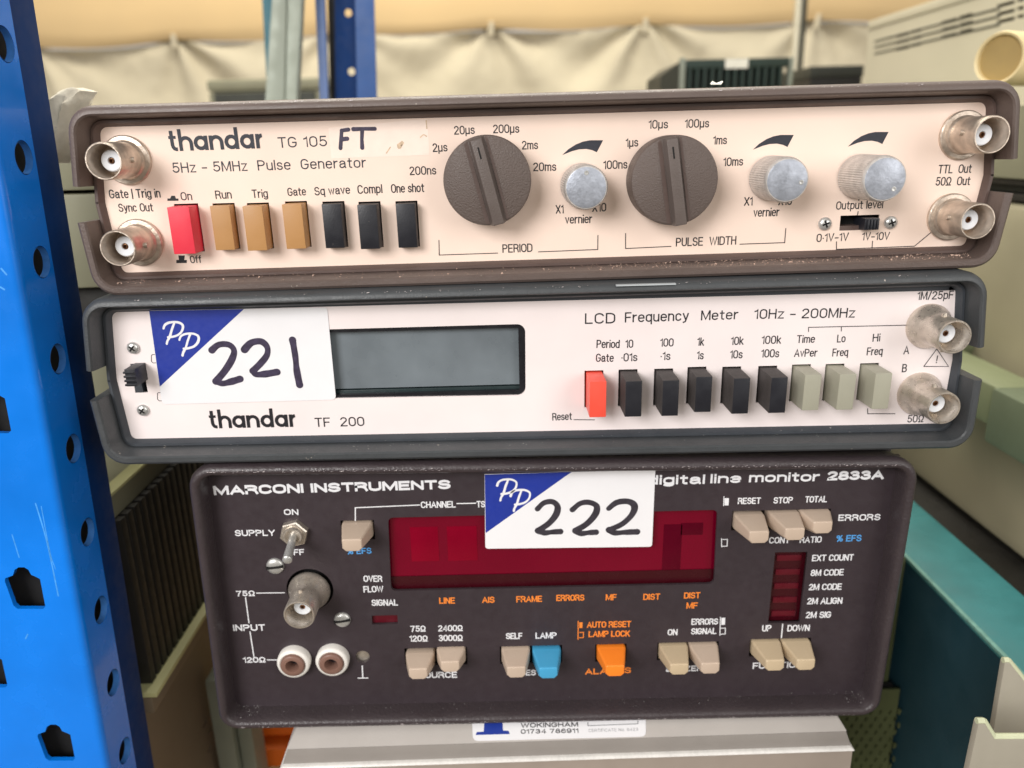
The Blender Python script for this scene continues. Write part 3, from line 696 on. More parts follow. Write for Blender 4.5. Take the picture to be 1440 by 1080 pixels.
# ================================================================== 3  LINE MONITOR (third)
f3 = Frame((0, -5.0, 75), Matrix.Rotation(math.radians(.45), 3, 'Y'))
u3 = thing('line_monitor', f3, 'dark plum line monitor with red display window and tapered beige keys, third down the stack', 'line monitor')
lq = [f3.L(*p, 7) for p in ((257, 655), (307, 1030), (1239, 1010), (1300, 644))]
outer = fillet(lq, [8, 7, 7, 8], 9)
cen3 = sum(lq, Vector((0, 0))) / 4
sweep('case_frame', 'case_marconi', u3, outer, [(1.5, 60), (1.3, 2), (.5, -3), (.35, -5.0), (.9, -6.5), (1.9, -7.2), (2.9, -7.0), (3.5, -6.2), (3.9, -4.0), (4.1, .3), (4.1, 60)], True, 50, cen3)
box('case_body', 'case_marconi', u3, lq[0].x + 3, lq[3].x - 3, 5, 230, lq[1].y + 3, lq[0].y - 3, bevel=2)
holes3 = []; keyrects = []
def key(c, h, m, lb_): taper_key(u3, f3, c, h, m, lb_, keyrects)
key(M1(918, 530), 10, 'key_beige', 'beige key beside the channel line')
key(M2(1253, 605), 8.0, 'key_beige', 'beige key under 75Ω 120Ω'); key((633, 938), 6.8, 'key_beige', 'beige key under 2400Ω 3000Ω')
key(M4(310, 597), 9.5, 'key_beige', 'beige key under SELF'); key(M4(472, 601), 9.5, 'key_blue', 'blue key under LAMP'); key(M4(810, 590), 9.5, 'key_orange', 'orange alarm key')
key(M4(1135, 582), 9.5, 'key_tan', 'tan key under ON'); key(M4(1292, 577), 9.5, 'key_beige', 'beige key under SIGNAL'); key(M6(294, 511), 9.5, 'key_tan', 'tan key under UP'); key(M6(436, 508), 9.5, 'key_tan', 'tan key under DOWN')
key(M5(531, 417), 10.5, 'key_beige', 'beige key under RESET'); key(M5(712, 402), 10, 'key_beige', 'beige key under STOP'); key(M5(853, 368), 7, 'key_beige', 'beige key under TOTAL, pushed in')
groups = [[0], [1, 2], [3, 4], [5], [6, 7], [8, 9], [10, 11, 12]]
for g in groups:
    r = [keyrects[i] for i in g]
    zt = sum(q[3] for q in r) / len(r); zb = sum(q[2] for q in r) / len(r)
    holes3.append(rect(min(q[0] for q in r), max(q[1] for q in r), zb, zt))
wq = [f3.L(*p) for p in ((545.6, 728), (1009, 717), (1004, 821), (550, 831))]
holes3.append(fillet(wq, 1.6, 5))
iq = [f3.L(*p) for p in (M1(1018, 885), M1(1148, 882), M1(1150, 926), M1(1020, 930))]; holes3.append([(p.x, p.y) for p in iq])
bq = [f3.L(*p) for p in (M5(612, 492), M5(776, 490), M5(737, 850), M5(576, 850))]; holes3.append([(p.x, p.y) for p in bq])
cb = f3.L(*M1(705, 752)); holes3.append(circle(cb.x, cb.y, 7.4, 36))
gh = f3.L(*M2(972, 517)); holes3.append(circle(gh.x, gh.y, 2.3, 24))
pin = 3.4
pan3 = [Vector((lq[0].x + pin, lq[0].y - 2)), Vector((lq[1].x + pin, lq[1].y + 2)), Vector((lq[2].x - pin, lq[2].y + 2)), Vector((lq[3].x - pin, lq[3].y - 2))]
p3 = plate('front_panel', 'panel_dark', u3, pan3, holes3, 0, 1.0)
xs = [p.x for p in wq]; zs = [p.y for p in wq]
win = box('display_window', 'red_acrylic', u3, min(xs) - 1, max(xs) + 1, 2.2, 3.0, min(zs) - 1, max(zs) + 1)
win['label'] = 'dark red display window'
box('lower_reflection_band', 'red_dark', win, min(xs) - .5, max(xs) + .5, 1.9, 2.1, min(zs) - .5, min(zs) + 4.2)  # dark reflection low in the window, painted as a red strip
for name_, m_, us, vs_ in (('digit_module', 'red_module', (576, 618), (742, 789)), ('digit_module', 'red_module', (628, 672), (741, 788)), ('dark_reflection', 'red_reflection', (934, 956), (738, 806)), ('dark_reflection', 'red_reflection', (958, 988), (736, 752))):  # the darker pieces at the right are painted room reflections
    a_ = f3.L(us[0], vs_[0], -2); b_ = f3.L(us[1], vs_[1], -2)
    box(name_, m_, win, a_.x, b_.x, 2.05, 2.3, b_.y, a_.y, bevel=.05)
wb = box('lamp_window', 'red_bar', u3, min(p.x for p in iq) - .5, max(p.x for p in iq) + .5, 1.2, 1.6, min(p.y for p in iq) - .5, max(p.y for p in iq) + .5)
wb['label'] = 'small dark red signal lamp window'
bx0 = min(p.x for p in bq); bx1 = max(p.x for p in bq); bz0 = min(p.y for p in bq); bz1 = max(p.y for p in bq)
lw = box('lamp_column', 'red_dark', u3, bx0 - .5, bx1 + .5, 2.4, 3.0, bz0 - .5, bz1 + .5); lw['label'] = 'tall dark red window with five lamp bars'
for k in range(5):
    zc = bz1 - (bz1 - bz0) * (k + .62) / 5.1; box('lamp_bar', 'red_bar', lw, bx0 + 1.6, bx1 - .9, 1.9, 2.5, zc - 1.1, zc + .9, bevel=.1)
box('inner_chassis', 'hole_black', u3, lq[1].x + 6, lq[2].x - 6, 4, 4.8, lq[1].y + 5, lq[0].y - 5)
bnc(u3, f3, M1(703, 757), True, 96)
lathe('ground_hole_plate', 'nickel', u3, [(0, 1.3), (2.6, 1.3)], gh.x, gh.y, 20)
cross_screw(u3, f3, M1(530, 632), 2.75, 'slotted_screw', True, 5); cross_screw(u3, f3, M1(870, 903), 2.65, 'slotted_screw', True, 8)
for c in (M2(630, 528), M2(824, 520)):
    x, z = f3.L(*c)
    s = lathe('test_socket', 'socket_white', u3, [(5.35, 0), (5.35, -2.2), (5.0, -2.9), (4.3, -3.1), (3.9, -2.8), (3.8, .5), (0, .5)], x, z, 40, 50)
    lathe('socket_bush', 'socket_brown', s, [(3.85, -2.6), (3.85, -3.6), (3.5, -3.95), (2.2, -3.9), (1.95, -3.2), (1.85, .4), (0, .4)], x, z, 32, 50)
# toggle switch
tc_ = f3.L(*M1(630, 460))
tg = lathe('toggle_switch', 'nickel', u3, [(4.4, 0), (4.4, -2.0), (4.0, -2.3), (2.9, -2.35)], tc_.x, tc_.y, 6, 20, phase=.25)
lathe('threaded_bush', 'nickel', tg, [(3.0, -2.2), (3.0, -3.3), (2.8, -3.6), (2.3, -3.6), (1.9, -2.6), (0, -2.2)], tc_.x, tc_.y, 28)
tip = f3.L(*M1(590, 603), 13); bm = bmesh.new()
p0 = Vector((tc_.x, -2.2, tc_.y - .2)); p9 = Vector((tip.x, -13, tip.y))
tube_bm(bm, p0, p9, 1.05, 1.45, 20); dd = (p9 - p0).normalized()
tube_bm(bm, p9, p9 + dd * .5, 1.4, .8, 20)
fin(bm, 'toggle_lever', 'screw', tg, 50)
def T3(s, q0, q1, cap, m='ink_white', bold=.012, **k): text(f3, p3, s, q0, q1, cap / 3.6, m=m, bold=bold, **k)
T3('MARCONI INSTRUMENTS', M1(220, 275), M1(1418, 243), 47, bold=.035)
T3('ON', M1(575, 375), M1(648, 375), 30, bold=.03); T3('SUPPLY', M1(327, 482), M1(530, 480), 31, bold=.03); T3('OFF', M1(590, 579), M1(678, 577), 30, bold=.02)
T3('CHANNEL', (592, 714.4), (641, 713.6), 33); T3('TS', M3(397, 265), M3(440, 264), 33)
T3('% EFS', M1(893, 574), M1(1018, 570), 30, m='ink_blue')
T3('OVER', M1(977, 713), M1(1072, 713), 32); T3('FLOW', M1(977, 767), M1(1078, 765), 32); T3('SIGNAL', M1(1018, 835), M1(1152, 833), 32)
T3('75Ω', M1(333, 787), M1(428, 785), 28, bold=.02); T3('INPUT', M1(318, 962), M1(480, 960), 32, bold=.025); T3('120Ω', M2(368, 547), M2(482, 545), 28, bold=.02)
for s, x0, y0, x1, y1 in (('75Ω', 63, 895, 140, 893), ('120Ω', 57, 944, 150, 943), ('2400Ω', 202, 892, 327, 890), ('3000Ω', 205, 941, 327, 940)): T3(s, M3(x0, y0), M3(x1, y1), 31)
T3('SOURCE', (588, 953.5), (643, 953), 31, bold=.03); T3('TESTS', M4(330, 612), M4(465, 609), 29, bold=.025)
for s, x0, y0, x1, y1 in (('LINE', 208, 752, 288, 751), ('AIS', 425, 748, 488, 747), ('FRAME', 598, 745, 728, 742), ('ERRORS', 800, 738, 942, 736), ('MF', 1050, 735, 1105, 734), ('DIST', 1240, 733, 1325, 731)): T3(s, M3(x0, y0), M3(x1, y1), 31, m='ink_orange')
for s, x0, y0, x1, y1, m in (('DIST', 1158, 222, 1240, 220, 1), ('MF', 1170, 273, 1227, 272, 1), ('SELF', 257, 427, 340, 426, 0), ('LAMP', 407, 425, 514, 423, 0), ('AUTO RESET', 667, 370, 890, 366, 1), ('LAMP LOCK', 675, 417, 885, 414, 1),
                             ('ON', 1075, 408, 1125, 407, 0), ('ERRORS', 1195, 355, 1330, 353, 0), ('SIGNAL', 1193, 403, 1322, 401, 0)): T3(s, M4(x0, y0), M4(x1, y1), 31, m='ink_orange' if m else 'ink_white')
T3('ALARMS', M4(658, 607), M4(890, 599), 30, m='ink_orange', bold=.03); T3('BUZZER', M4(1068, 592), M4(1252, 588), 28, bold=.025)
T3('digital', M5(-38, 150), M5(255, 146), 49, bold=.04, t=.21); T3('line', M5(283, 143), M5(438, 140), 48, bold=.04, t=.21); T3('monitor', M5(478, 138), M5(835, 132), 48, bold=.04, t=.21); T3('2833A', M5(873, 128), M5(1160, 122), 46, bold=.035)
for s, x0, y0, x1, y1, b_ in (('RESET', 422, 248, 538, 246, .012), ('STOP', 602, 245, 700, 243, .012), ('TOTAL', 762, 240, 873, 238, .012), ('ERRORS', 930, 333, 1143, 329, .03), ('CONT', 580, 447, 685, 445, .012), ('RATIO', 735, 445, 846, 442, .012), ('EXT COUNT', 797, 537, 1007, 533, .012),
                             ('8M CODE', 790, 612, 957, 608, .012), ('2M CODE', 780, 684, 947, 681, .012), ('2M ALIGN', 772, 755, 950, 752, .012), ('2M SIG', 765, 825, 893, 823, .012), ('UP', 545, 893, 592, 891, .012), ('DOWN', 672, 892, 785, 890, .012)): T3(s, M5(x0, y0), M5(x1, y1), 32, bold=b_)
T3('% EFS', M5(920, 438), M5(1047, 435), 32, m='ink_blue')
text(f3, p3, 'FUNCTION', M6(190, 526), M6(420, 519), 29 / 3.273, m='ink_white', bold=.025)
strokes(f3, p3, [[M1(935, 405), M1(935, 338), M1(1262, 324)], [M3(295, 245), M3(395, 243)], [M1(433, 770), M1(578, 768)], [M1(379, 790), M1(397, 922)], [M2(402, 388), M2(422, 517)], [M2(487, 532), M2(540, 532)], [M2(970, 560), M2(973, 622)], [M2(947, 624), M2(1001, 623)], [M5(650, 853), M5(643, 925)]], 1.6, 'ink_white')
strokes(f3, p3, [[M4(623, 335), M4(622, 430)], [M4(628, 393), M4(650, 393), M4(649, 419), M4(627, 420)]], 1.2, 'ink_orange'); patch(f3, p3, [M4(629, 342), M4(645, 342), M4(644, 370), M4(629, 371)], 'ink_orange')
strokes(f3, p3, [[M4(1343, 315), M4(1340, 410)], [M4(1344, 372), M4(1368, 371), M4(1367, 401), M4(1343, 402)], [M5(353, 208), M5(351, 257)], [M5(340, 420), M5(341, 465)], [M5(343, 427), M5(370, 426), M5(369, 460), M5(343, 461)]], 1.2, 'ink_white')
patch(f3, p3, [M4(1348, 320), M4(1367, 318), M4(1366, 354), M4(1347, 355)], 'ink_white'); patch(f3, p3, [M5(356, 218), M5(378, 217), M5(376, 254), M5(356, 254)], 'ink_white')
lb = lq[1].y
dust(u3, [(-104, 104, lb + 5.0, lb + 4.4, -.3, -5.5, 1.0), (-106, -96, lb + 5.2, lb + 4.4, -.5, -5.5, .5), (98, 104, lb + 5.0, lb + 4.4, -1, -6, .3)], 210, 'dust_grey', .05, .22)

# bare metal showing where paint has rubbed off the edges
def chips(parent, pts, n, m='wear', s0=.05, s1=.2, jit=.12):
    bm = bmesh.new()
    for i in range(n):
        a, b = random.choice(pts); t = random.random(); c = Vector(a).lerp(Vector(b), t) + Vector((0, 0, random.uniform(-jit, jit))); s = random.uniform(s0, s1) * (.4 + random.random() ** 3); l = s * random.uniform(1, 3)
        vs = [bm.verts.new(c + Vector(p)) for p in ((-l, 0, -s * .4), (0, -.02, -s * .5), (l, 0, s * .2), (0, -.05, s * .5), (0, .15, 0))]
        bm.faces.new(vs[:4])
        for q in ((0, 1, 4), (1, 2, 4), (2, 3, 4), (3, 0, 4)): bm.faces.new([vs[j] for j in q])
    o = fin(bm, 'paint_wear', m, parent); o['kind'] = 'stuff'
a, b, c, d = lq
chips(u3, [((a.x + 6, -7.2, a.y - 2.0), (d.x - 6, -7.2, d.y - 2.0))], 420, jit=.35)
chips(u3, [((b.x + 6, -7.2, b.y + 1.9), (c.x - 6, -7.2, c.y + 1.9))], 200, jit=.2)
for fr_, u_, t0, t1, n in ((f1, u1, (87, 148), (1443, 110), 150), (f2, u2, (107, 421), (1396, 382), 110)):
    a = fr_.L(*t0, 8); b = fr_.L(*t1, 8)
    chips(u_, [((a.x + 8, -7.75, a.y - .65), (b.x - 8, -7.75, b.y - .65))], n, jit=.3)

# ================================================================== lot stickers
def sticker(fr, label, corners, tri, P1, off, digits, wpx, mk, y, rt):
    t = thing('lot_sticker', fr, label, 'sticker', 'auction lot stickers with a blue corner')
    q = [fr.L(*p) for p in corners]
    pl = plate('paper', 'label_white', t, fillet(q, rt, 5), (), -y, .1)
    patch(fr, t, tri, 'label_blue', y + .02, 'blue_corner')
    for dx, dy in ((0, 0), off):
        strokes(fr, t, [[P1(x + dx, y_ + dy) for x, y_ in ln] for ln in (
            [(506, 330), (513, 312), (535, 300), (575, 298), (602, 312), (600, 340), (580, 362), (550, 372), (528, 374)], [(560, 303), (548, 335), (538, 370), (526, 392), (522, 408)])], 3.2, 'label_white', y + .05, True, 4, 'monogram')
    strokes(fr, t, digits, wpx, mk, y + .05, True, 5, 'handwriting')
    return t
sticker(f2, 'white sticker with blue corner numbered 221, on the pale pink panel', [E_(430, 240), E_(1333, 224), E_(1378, 690), E_(498, 714)],
        [E_(433, 241), E_(912, 232), E_(487, 624)], E_, (80, 58),
        [[E_(*p) for p in ((750, 440), (785, 412), (835, 412), (862, 440), (852, 485), (815, 545), (770, 598))], [E_(*p) for p in ((770, 598), (805, 608), (850, 598), (893, 585))],
         [E_(*p) for p in ((915, 437), (950, 402), (1000, 396), (1030, 425), (1028, 465), (995, 508), (957, 545))], [E_(*p) for p in ((957, 545), (975, 562), (1020, 560), (1080, 550))],
         [E_(*p) for p in ((1158, 388), (1172, 470), (1180, 545), (1194, 615))]], 9.3, 'marker', .22, [.7, .8, 1.2, 1.2])
sticker(f3, 'white sticker with blue corner numbered 222, over the red display window', [M3(437, 95), M3(1301, 74), M3(1284, 462), M3(441, 472)],
        [M3(438, 97), M3(878, 84), M3(848, 104), M3(443, 393)], lambda x, y: M3(x - 5, y * .97 - 168), (68, 55),
        [[M3(*p) for p in ((705, 270), (737, 240), (780, 234), (806, 258), (798, 300), (760, 345), (708, 380))], [M3(*p) for p in ((708, 380), (740, 391), (780, 387), (820, 385))],
         [M3(*p) for p in ((882, 274), (920, 243), (965, 237), (1003, 255), (998, 295), (955, 345), (897, 380))], [M3(*p) for p in ((897, 380), (925, 394), (965, 390), (1000, 388))],
         [M3(*p) for p in ((1065, 268), (1105, 238), (1160, 232), (1194, 252), (1185, 295), (1135, 345), (1067, 376))], [M3(*p) for p in ((1067, 376), (1095, 391), (1150, 388), (1208, 386))]], 8.6, 'marker_black', .25, [0, 0, .9, .9])

# ================================================================== lower instrument under the monitor
lo_y = -16.0
ztp = 29.0; z1 = P(800, 1041, lo_y).z; z2 = P(800, 1061, lo_y).z; z3 = P(800, 1069, lo_y - 1.5).z
xl = P(395, 1060, lo_y).x - .6; xr = P(1198, 1060, lo_y).x
ang4 = math.atan2(8, ztp - z1)
f4s = Frame((0, lo_y, z1), Matrix.Rotation(-ang4, 3, 'X'))
u4 = thing('bench_instrument', W, 'light grey instrument with stepped top edge, lowest of the stack under the plum monitor', 'instrument')
def bar(name, m, y0, y1, za, zb, yb, xin_t=0, xin_b=0, bevel=.4):
    """a full-width moulding: front face from (y0, za) up to (y1, zb), back to yb"""
    bm = bmesh.new()
    hexa_bm(bm, [(xl + xin_b, y0, za), (xr - xin_b, y0, za), (xr - xin_t, y1, zb), (xl + xin_t, y1, zb)], [(xl + xin_b, yb, za), (xr - xin_b, yb, za), (xr - xin_t, yb, zb), (xl + xin_t, yb, zb)])
    return fin(bm, name, m, u4, bevel=bevel)
bar('sloping_top_edge', 'lower_light', lo_y, lo_y + 8.0, z1, ztp, 200, 4.6, 2.6, .15)  # light on the upward slope is put into its paler grey
bar('upper_band', 'lower_grey', lo_y - .1, lo_y - .1, z2, z1 - .02, 199, 2.9, .8, .15)
bar('bright_ridge', 'ridge', lo_y - 1.8, lo_y - 1.2, z3, z2 - .02, 198, .8, -.2, .5)  # shine along this edge is put into a lighter colour
bar('front_face', 'lower_face', lo_y - .9, lo_y - .9, z3 - 40, z3 - .02, 197, .3, .3, .3)
# sticker on the sloping edge
st = thing('address_sticker', f4s, 'white service sticker with phone number and blue emblem, on the light grey lower instrument', 'sticker')
q = [f4s.L(*p) for p in (M4(86, 835), M4(965, 825), M4(966, 922), M4(90, 945))]
plate('paper', 'label_white', st, fillet(q, [.3, .3, 1.8, 1.8], 5), (), -.2, .1)
for s, a_, b_, c, m in (('WOKINGHAM', M4(333, 878), M4(623, 873), 24, 'ink_black'), ('01734 786911', M4(333, 909), M4(625, 904), 23, 'ink_black'), ('CERTIFICATE No. 6423', M4(677, 900), M4(927, 893), 15, 'ink_grey')):
    text(f4s, st, s, a_, b_, c / 3.6, m=m, y=.24, bold=.02 if m == 'ink_black' else 0)
patch(f4s, st, [M4(104, 915), M4(110, 900), M4(145, 898), M4(148, 850), M4(240, 850), M4(243, 893), M4(270, 893), M4(277, 910)], 'ink_blue_dark', .24, 'emblem')
strokes(f4s, st, [[M4(672, 868), M4(925, 858)], [M4(672, 850), M4(672, 868)], [M4(925, 842), M4(925, 858)]], 1.0, 'ink_grey', .24)

# ================================================================== blue upright post on the left
tilt = math.radians(2.1)
fp = Frame((-142.5, -15, 109), Matrix.Rotation(tilt, 3, 'Y'))
Rs = Matrix(((0, -1, 0), (1, 0, 0), (0, 0, 1)))             # x along depth, front facing right (+X)
fs = Frame((-142.5, -15, 109), fp.R @ Rs)
post = thing('slotted_upright', fp, 'bright blue slotted steel shelving upright at the left edge, holes down its side', 'shelving upright')
def keyhole(cx, cz, k=1.2):
    pts = [(-27, 38), (-24, -30), (-27, 40)]
    # outline in mm about the centre: trapezoid foot, arched head with shoulders
    o = [(-3.2, -5.6), (3.2, -5.6), (3.9, -4.9), (3.9, 3.0), (3.0, 3.6), (1.9, 4.2), (1.5, 5.6), (.6, 6.3), (-.8, 6.3), (-1.9, 5.6), (-2.6, 4.0), (-4.6, 3.2), (-4.9, 2.4), (-4.0, -4.6)]
    return [(cx + x * k, cz + z * k) for x, z in o]
fh = []
c0 = fp.L(37, 829); c1 = fp.L(84, 1046)
pitch = (c0 - c1).length
for k in range(-5, 12):
    fh.append(keyhole(c0.x + .0 * k, c0.y + k * pitch))
    fh.append(keyhole(c0.x - 16.5, c0.y + (k + .5) * pitch))
plate('front_flange', 'post_blue', post, [(-38, -190), (-2.2, -190), (-2.2, 200), (-38, 200)], fh, 0, 1.6)
box('inner_shade', 'hole_black', post, -37, -7, 6, 27, -189, 199)  # black filling stands for the shade inside the post
# rounded bend
bm = bmesh.new(); lp = []
for zz in (-190, 200):
    ring = []
    for k in range(9):
        t = math.radians(90 * k / 8); ring.append((-2.2 + 2.2 * math.sin(t), 2.2 - 2.2 * math.cos(t), zz))
    for k in range(8, -1, -1):
        t = math.radians(90 * k / 8); ring.append((-2.2 + .6 * math.sin(t), 2.2 - .6 * math.cos(t), zz))
    lp.append(ring)
loft_bm(bm, lp); fin(bm, 'rounded_bend', 'post_blue', post, 40)
side = bpy.data.objects.new('tmp', None)
sh = []
hc = [(2, 90), (26, 231), (52, 375), (78, 505), (105, 629.5), (126, 746), (146, 854), (165, 958), (183, 1050)]
hz = [fs.L(*p) for p in hc]
pz = (hz[1].y - hz[8].y) / 7; hx = sum(h.x for h in hz) / len(hz)
for k in range(-8, 12): sh.append(circle(hx, hz[4].y + k * pz, 4.1, 24, 4.5))
sp_ = plate('side_flange', 'post_blue', None, [(2.2, -190), (16.5, -190), (16.5, 200), (2.2, 200)], sh, 0, 1.6)
for v in sp_.data.vertices:                    # the side flange is turned to face right
    x, y, z = v.co; v.co = (-y, x, z)
sp_.data.flip_normals() if False else None
sp_.parent = post
for lp_ in sh:
    if lp_[0][1] < -130 or lp_[0][1] > 160: continue
    cx_ = sum(p[0] for p in lp_) / 24; cz_ = sum(p[1] for p in lp_) / 24
    bm = bmesh.new(); R0 = [[(-yy, cx_ + 4.06 * math.cos(2 * math.pi * i / 28), cz_ + 4.46 * math.sin(2 * math.pi * i / 28)) for i in range(28)] for yy in (.04, 1.9)]
    R0b = [[(-yy, cx_ + 3.85 * math.cos(2 * math.pi * i / 28), cz_ + 4.22 * math.sin(2 * math.pi * i / 28)) for i in range(28)] for yy in (1.9, .04)]
    loft_bm(bm, [R0[0], R0[1], R0b[0], R0b[1]], False); fin(bm, 'hole_rim', 'post_rim', post, 40)  # light on the hole walls is put into a lighter blue
for ln, w_ in (((fp.L(17, 752), fp.L(22, 768), fp.L(27, 784)), .32), ((fp.L(50, 708), fp.L(66, 762), fp.L(82, 838)), .4), ((fp.L(58, 712), fp.L(70, 775), fp.L(78, 800)), .25), ((fp.L(36, 898), fp.L(39, 892)), .4), ((fp.L(2, 378), fp.L(9, 386)), .5), ((fp.L(1, 404), fp.L(6, 407)), .5)):
    bm = bmesh.new(); ribbon_bm(bm, ln, w_, .02, True, False, 4); fin(bm, 'paint_scratch', 'post_scratch', post, recalc=False)
box('return_lip', 'post_dark', post, -2.4, -.5, 16.6, 29, -190, 200, bevel=.5)  # the lip's shade is put into this darker blue
print('post', hx, pz, pitch, [round(h.x, 1) for h in hz], [round(h.y, 1) for h in hz])

# ================================================================== left background gear
def side_box(name, m, parent, X, thick, ya, yb, za, zb, facing=1, bevel=0):
    x0, x1 = (X - thick, X) if facing > 0 else (X, X + thick)
    return box(name, m, parent, x0, x1, ya, yb, za, zb, bevel=bevel)
XL = -150.0
g = lambda u, v: PX(u, v, XL)
# olive cabinet beside the top instrument
zseam = g(100, 276).z; 
oc = thing('olive_cabinet', Frame((XL, 60, 0)), 'olive green equipment cabinet behind the blue upright, left of the peach instrument', 'cabinet')
o_ = Vector((XL, 60, 0))
def lb_(y0, y1, z0, z1, name, m, dx=0, th=80, bevel=1): return box(name, m, oc, -th + dx, dx, y0 - 60, y1 - 60, z0, z1, bevel=bevel)
ztop = P(100, 190, 90).z
lb_(62, 300, zseam + .6, ztop, 'upper_cover', 'olive_paint'); lb_(62, 300, zseam - 34, zseam - .6, 'lower_cover', 'olive_paint')
lb_(70, 300, zseam - 52, zseam - 34.5, 'dark_recess', 'fin_black', -3)
lb_(58, 300, zseam - 90, zseam - 52.5, 'base_tray', 'olive_paint', 2)
# amplifier with black cooling fins, lower
e0 = g(157, 708); e1 = g(215, 656); zt = (e0.z + e1.z) / 2
ze = g(200, 962).z
print('left', zseam, ztop, e0, e1, g(160, 733), g(200, 962), g(278, 858), g(215, 1000))
am = thing('finned_amplifier', Frame((XL, 0, 0)), 'cabinet with black vertical cooling fins and pale green edges, left of the plum monitor', 'amplifier')
zt0 = g(157, 708).z; zt1 = g(162, 733).z; zb0 = g(202, 967).z
box('top_cover', 'olive_paint', am, -90, 0, 20, 330, zt1 + 1, zt0 + 3, bevel=.6)
box('top_edge_strip', 'olive_edge', am, -4, 1.2, 19, 331, zt0 + 3.2, zt0 + 4.2)
box('lower_edge_strip', 'olive_edge', am, -60, 6, 19, 330, zb0 - 2, zb0, bevel=.3)
box('heat_sink_back', 'hole_black', am, -60, -9, 22, 328, zb0 + .2, zt1 + .8)
for k in range(56):
    y = 24 + k * 5.3; box('cooling_fin', 'fin_black', am, -8.9, 2.5, y, y + 3.9, zb0 + .2, zt1 + .8, bevel=.5)
box('brown_base_rail', 'beige_brown', am, -60, 4, 19, 330, zb0 - 9, zb0 - 2.2, bevel=.6)
zz1 = zb0 - 9.2
cb_ = thing('beige_cabinet', Frame((XL - 4, 0, 0)), 'beige brown cabinet with rows of small vent slots, bottom left under the finned amplifier', 'cabinet')
vh = []
for r in range(7):
    for k in range(20):
        yy = 70 + k * 8 + (r % 2) * 4; vh.append([(yy, zz1 - 52 - r * 7), (yy + 4.5, zz1 - 52 - r * 7), (yy + 4.5, zz1 - 50.6 - r * 7), (yy, zz1 - 50.6 - r * 7)])
vp = plate('vented_side', 'beige_brown', None, [(10, zz1 - 150), (330, zz1 - 150), (330, zz1), (10, zz1)], vh, 0, 1.2)
for v in vp.data.vertices: x, y, z = v.co; v.co = (-y, x, z)
vp.parent = cb_
box('cabinet_core', 'beige', cb_, -80, -3, 12, 328, zz1 - 150, zz1 - .3)
# torn foam
fo = [P(u, v, 40) for u, v in ((50, 200), (56, 150), (66, 142), (84, 130), (100, 122), (107, 126), (105, 141), (96, 165), (88, 195), (79, 218), (72, 230), (60, 222))]
bm = bmesh.new(); nrm = Vector((0, 12, 0)); f_a = [p + Vector((0, random.uniform(-2, 2), 0)) for p in fo]
cc = sum(fo, Vector()) / len(fo)
loft_bm(bm, [[cc + (p - cc) * .75 + Vector((0, -4, 0)) for p in f_a], f_a, [p + nrm for p in f_a]])
bmesh.ops.subdivide_edges(bm, edges=bm.edges, cuts=2, use_grid_fill=True)
for v in bm.verts: v.co += Vector((random.uniform(-.2, .2), random.uniform(-.5, .5), random.uniform(-.2, .2)))
o = fin(bm, 'torn_foam', 'foam', None, 60); tag(o, 'torn off-white foam packing corner behind the top left of the stack', 'foam')
# galvanised legs and orange bins below
def upright(name, m, u0, u1, y, z0, z1, label, cat, v=1050, th=20):
    a = P(u0, v, y); b = P(u1, v, y)
    t = thing(name, Frame((a.x, y, z0)), label, cat); wd = b.x - a.x
    box('channel_web', m, t, 0, wd * .55, 0, th, 0, z1 - z0, bevel=1); box('channel_flange', m, t, wd * .58, wd, 4, th + 4, 0, z1 - z0, bevel=1)
    return t
upright('steel_leg', 'galvanised', 303, 352, 70, -120, P(303, 1015, 70).z + 22, 'short galvanised steel leg under the bottom left corner of the plum monitor', 'steel leg', th=14)
ob = thing('orange_bin', Frame(P(350, 1085, 95)), 'orange plastic bin with yellow lid, half hidden under the plum monitor at left', 'plastic bin')
pa = P(350, 1085, 95); 
for n_, m_, v0, v1, ux0, dy in (('lower_lip', 'orange_plastic', 1052, 1080, 352, 0), ('upper_lip', 'orange_plastic', 1030, 1048, 362, 6), ('lid', 'yellow_plastic', 1016, 1031, 368, 12)):
    a = P(ux0, v1, 95) - pa; b = P(440, v0, 95) - pa
    box(n_, m_, ob, a.x, b.x + 10, dy, 60 + dy, a.z, b.z, bevel=1.2)

# ================================================================== right background gear
# large beige cabinet top right, far edge and vent slots on its left side
XR = P(1222, 100, 620).x
c0_ = PX(1222, 43, XR); t0_ = PX(1335, 0, XR)
cab = thing('vented_cabinet', Frame((XR, 0, 0)), 'large pale beige equipment cabinet with dark vent slots, top right behind the stack', 'cabinet')
zt = c0_.z; ybk = c0_.y; zlow = PX(1430, 245, XR).z
print('cab', XR, c0_, t0_, zlow)
fcab = Frame((XR, 0, 0), Matrix(((0, 1, 0), (-1, 0, 0), (0, 0, 1))))     # x toward the viewer, front faces left
vh = []
RX = Z(1100, 0, 4.235)
zA = [fcab.L(*RX(550, y)).y for y in (258, 293, 332)]; zB = [fcab.L(*RX(1130, y)).y for y in (85, 130, 175)]
seg_px = [(675, 760, 225), (765, 830, 200), (945, 1040, 150), (1050, 1135, 100), (1275, 1385, 30), (1395, 1440, 10)]
for r, (ya, yb) in enumerate(((258, 85), (293, 130), (332, 175))):
    for xa, xb, _ in seg_px:
        va = ya + (yb - ya) * (xa - 550) / 580; vb = ya + (yb - ya) * (xb - 550) / 580
        pa_ = fcab.L(*RX(xa, va)); pb_ = fcab.L(*RX(xb, vb)); zc = (pa_.y + pb_.y) / 2
        vh.append([(pa_.x, zc - 1.3), (pb_.x, zc - 1.3), (pb_.x, zc + 1.3), (pa_.x, zc + 1.3)])
yfr = 110
vh = [q for q in vh if q[1][0] < -yfr - 3]
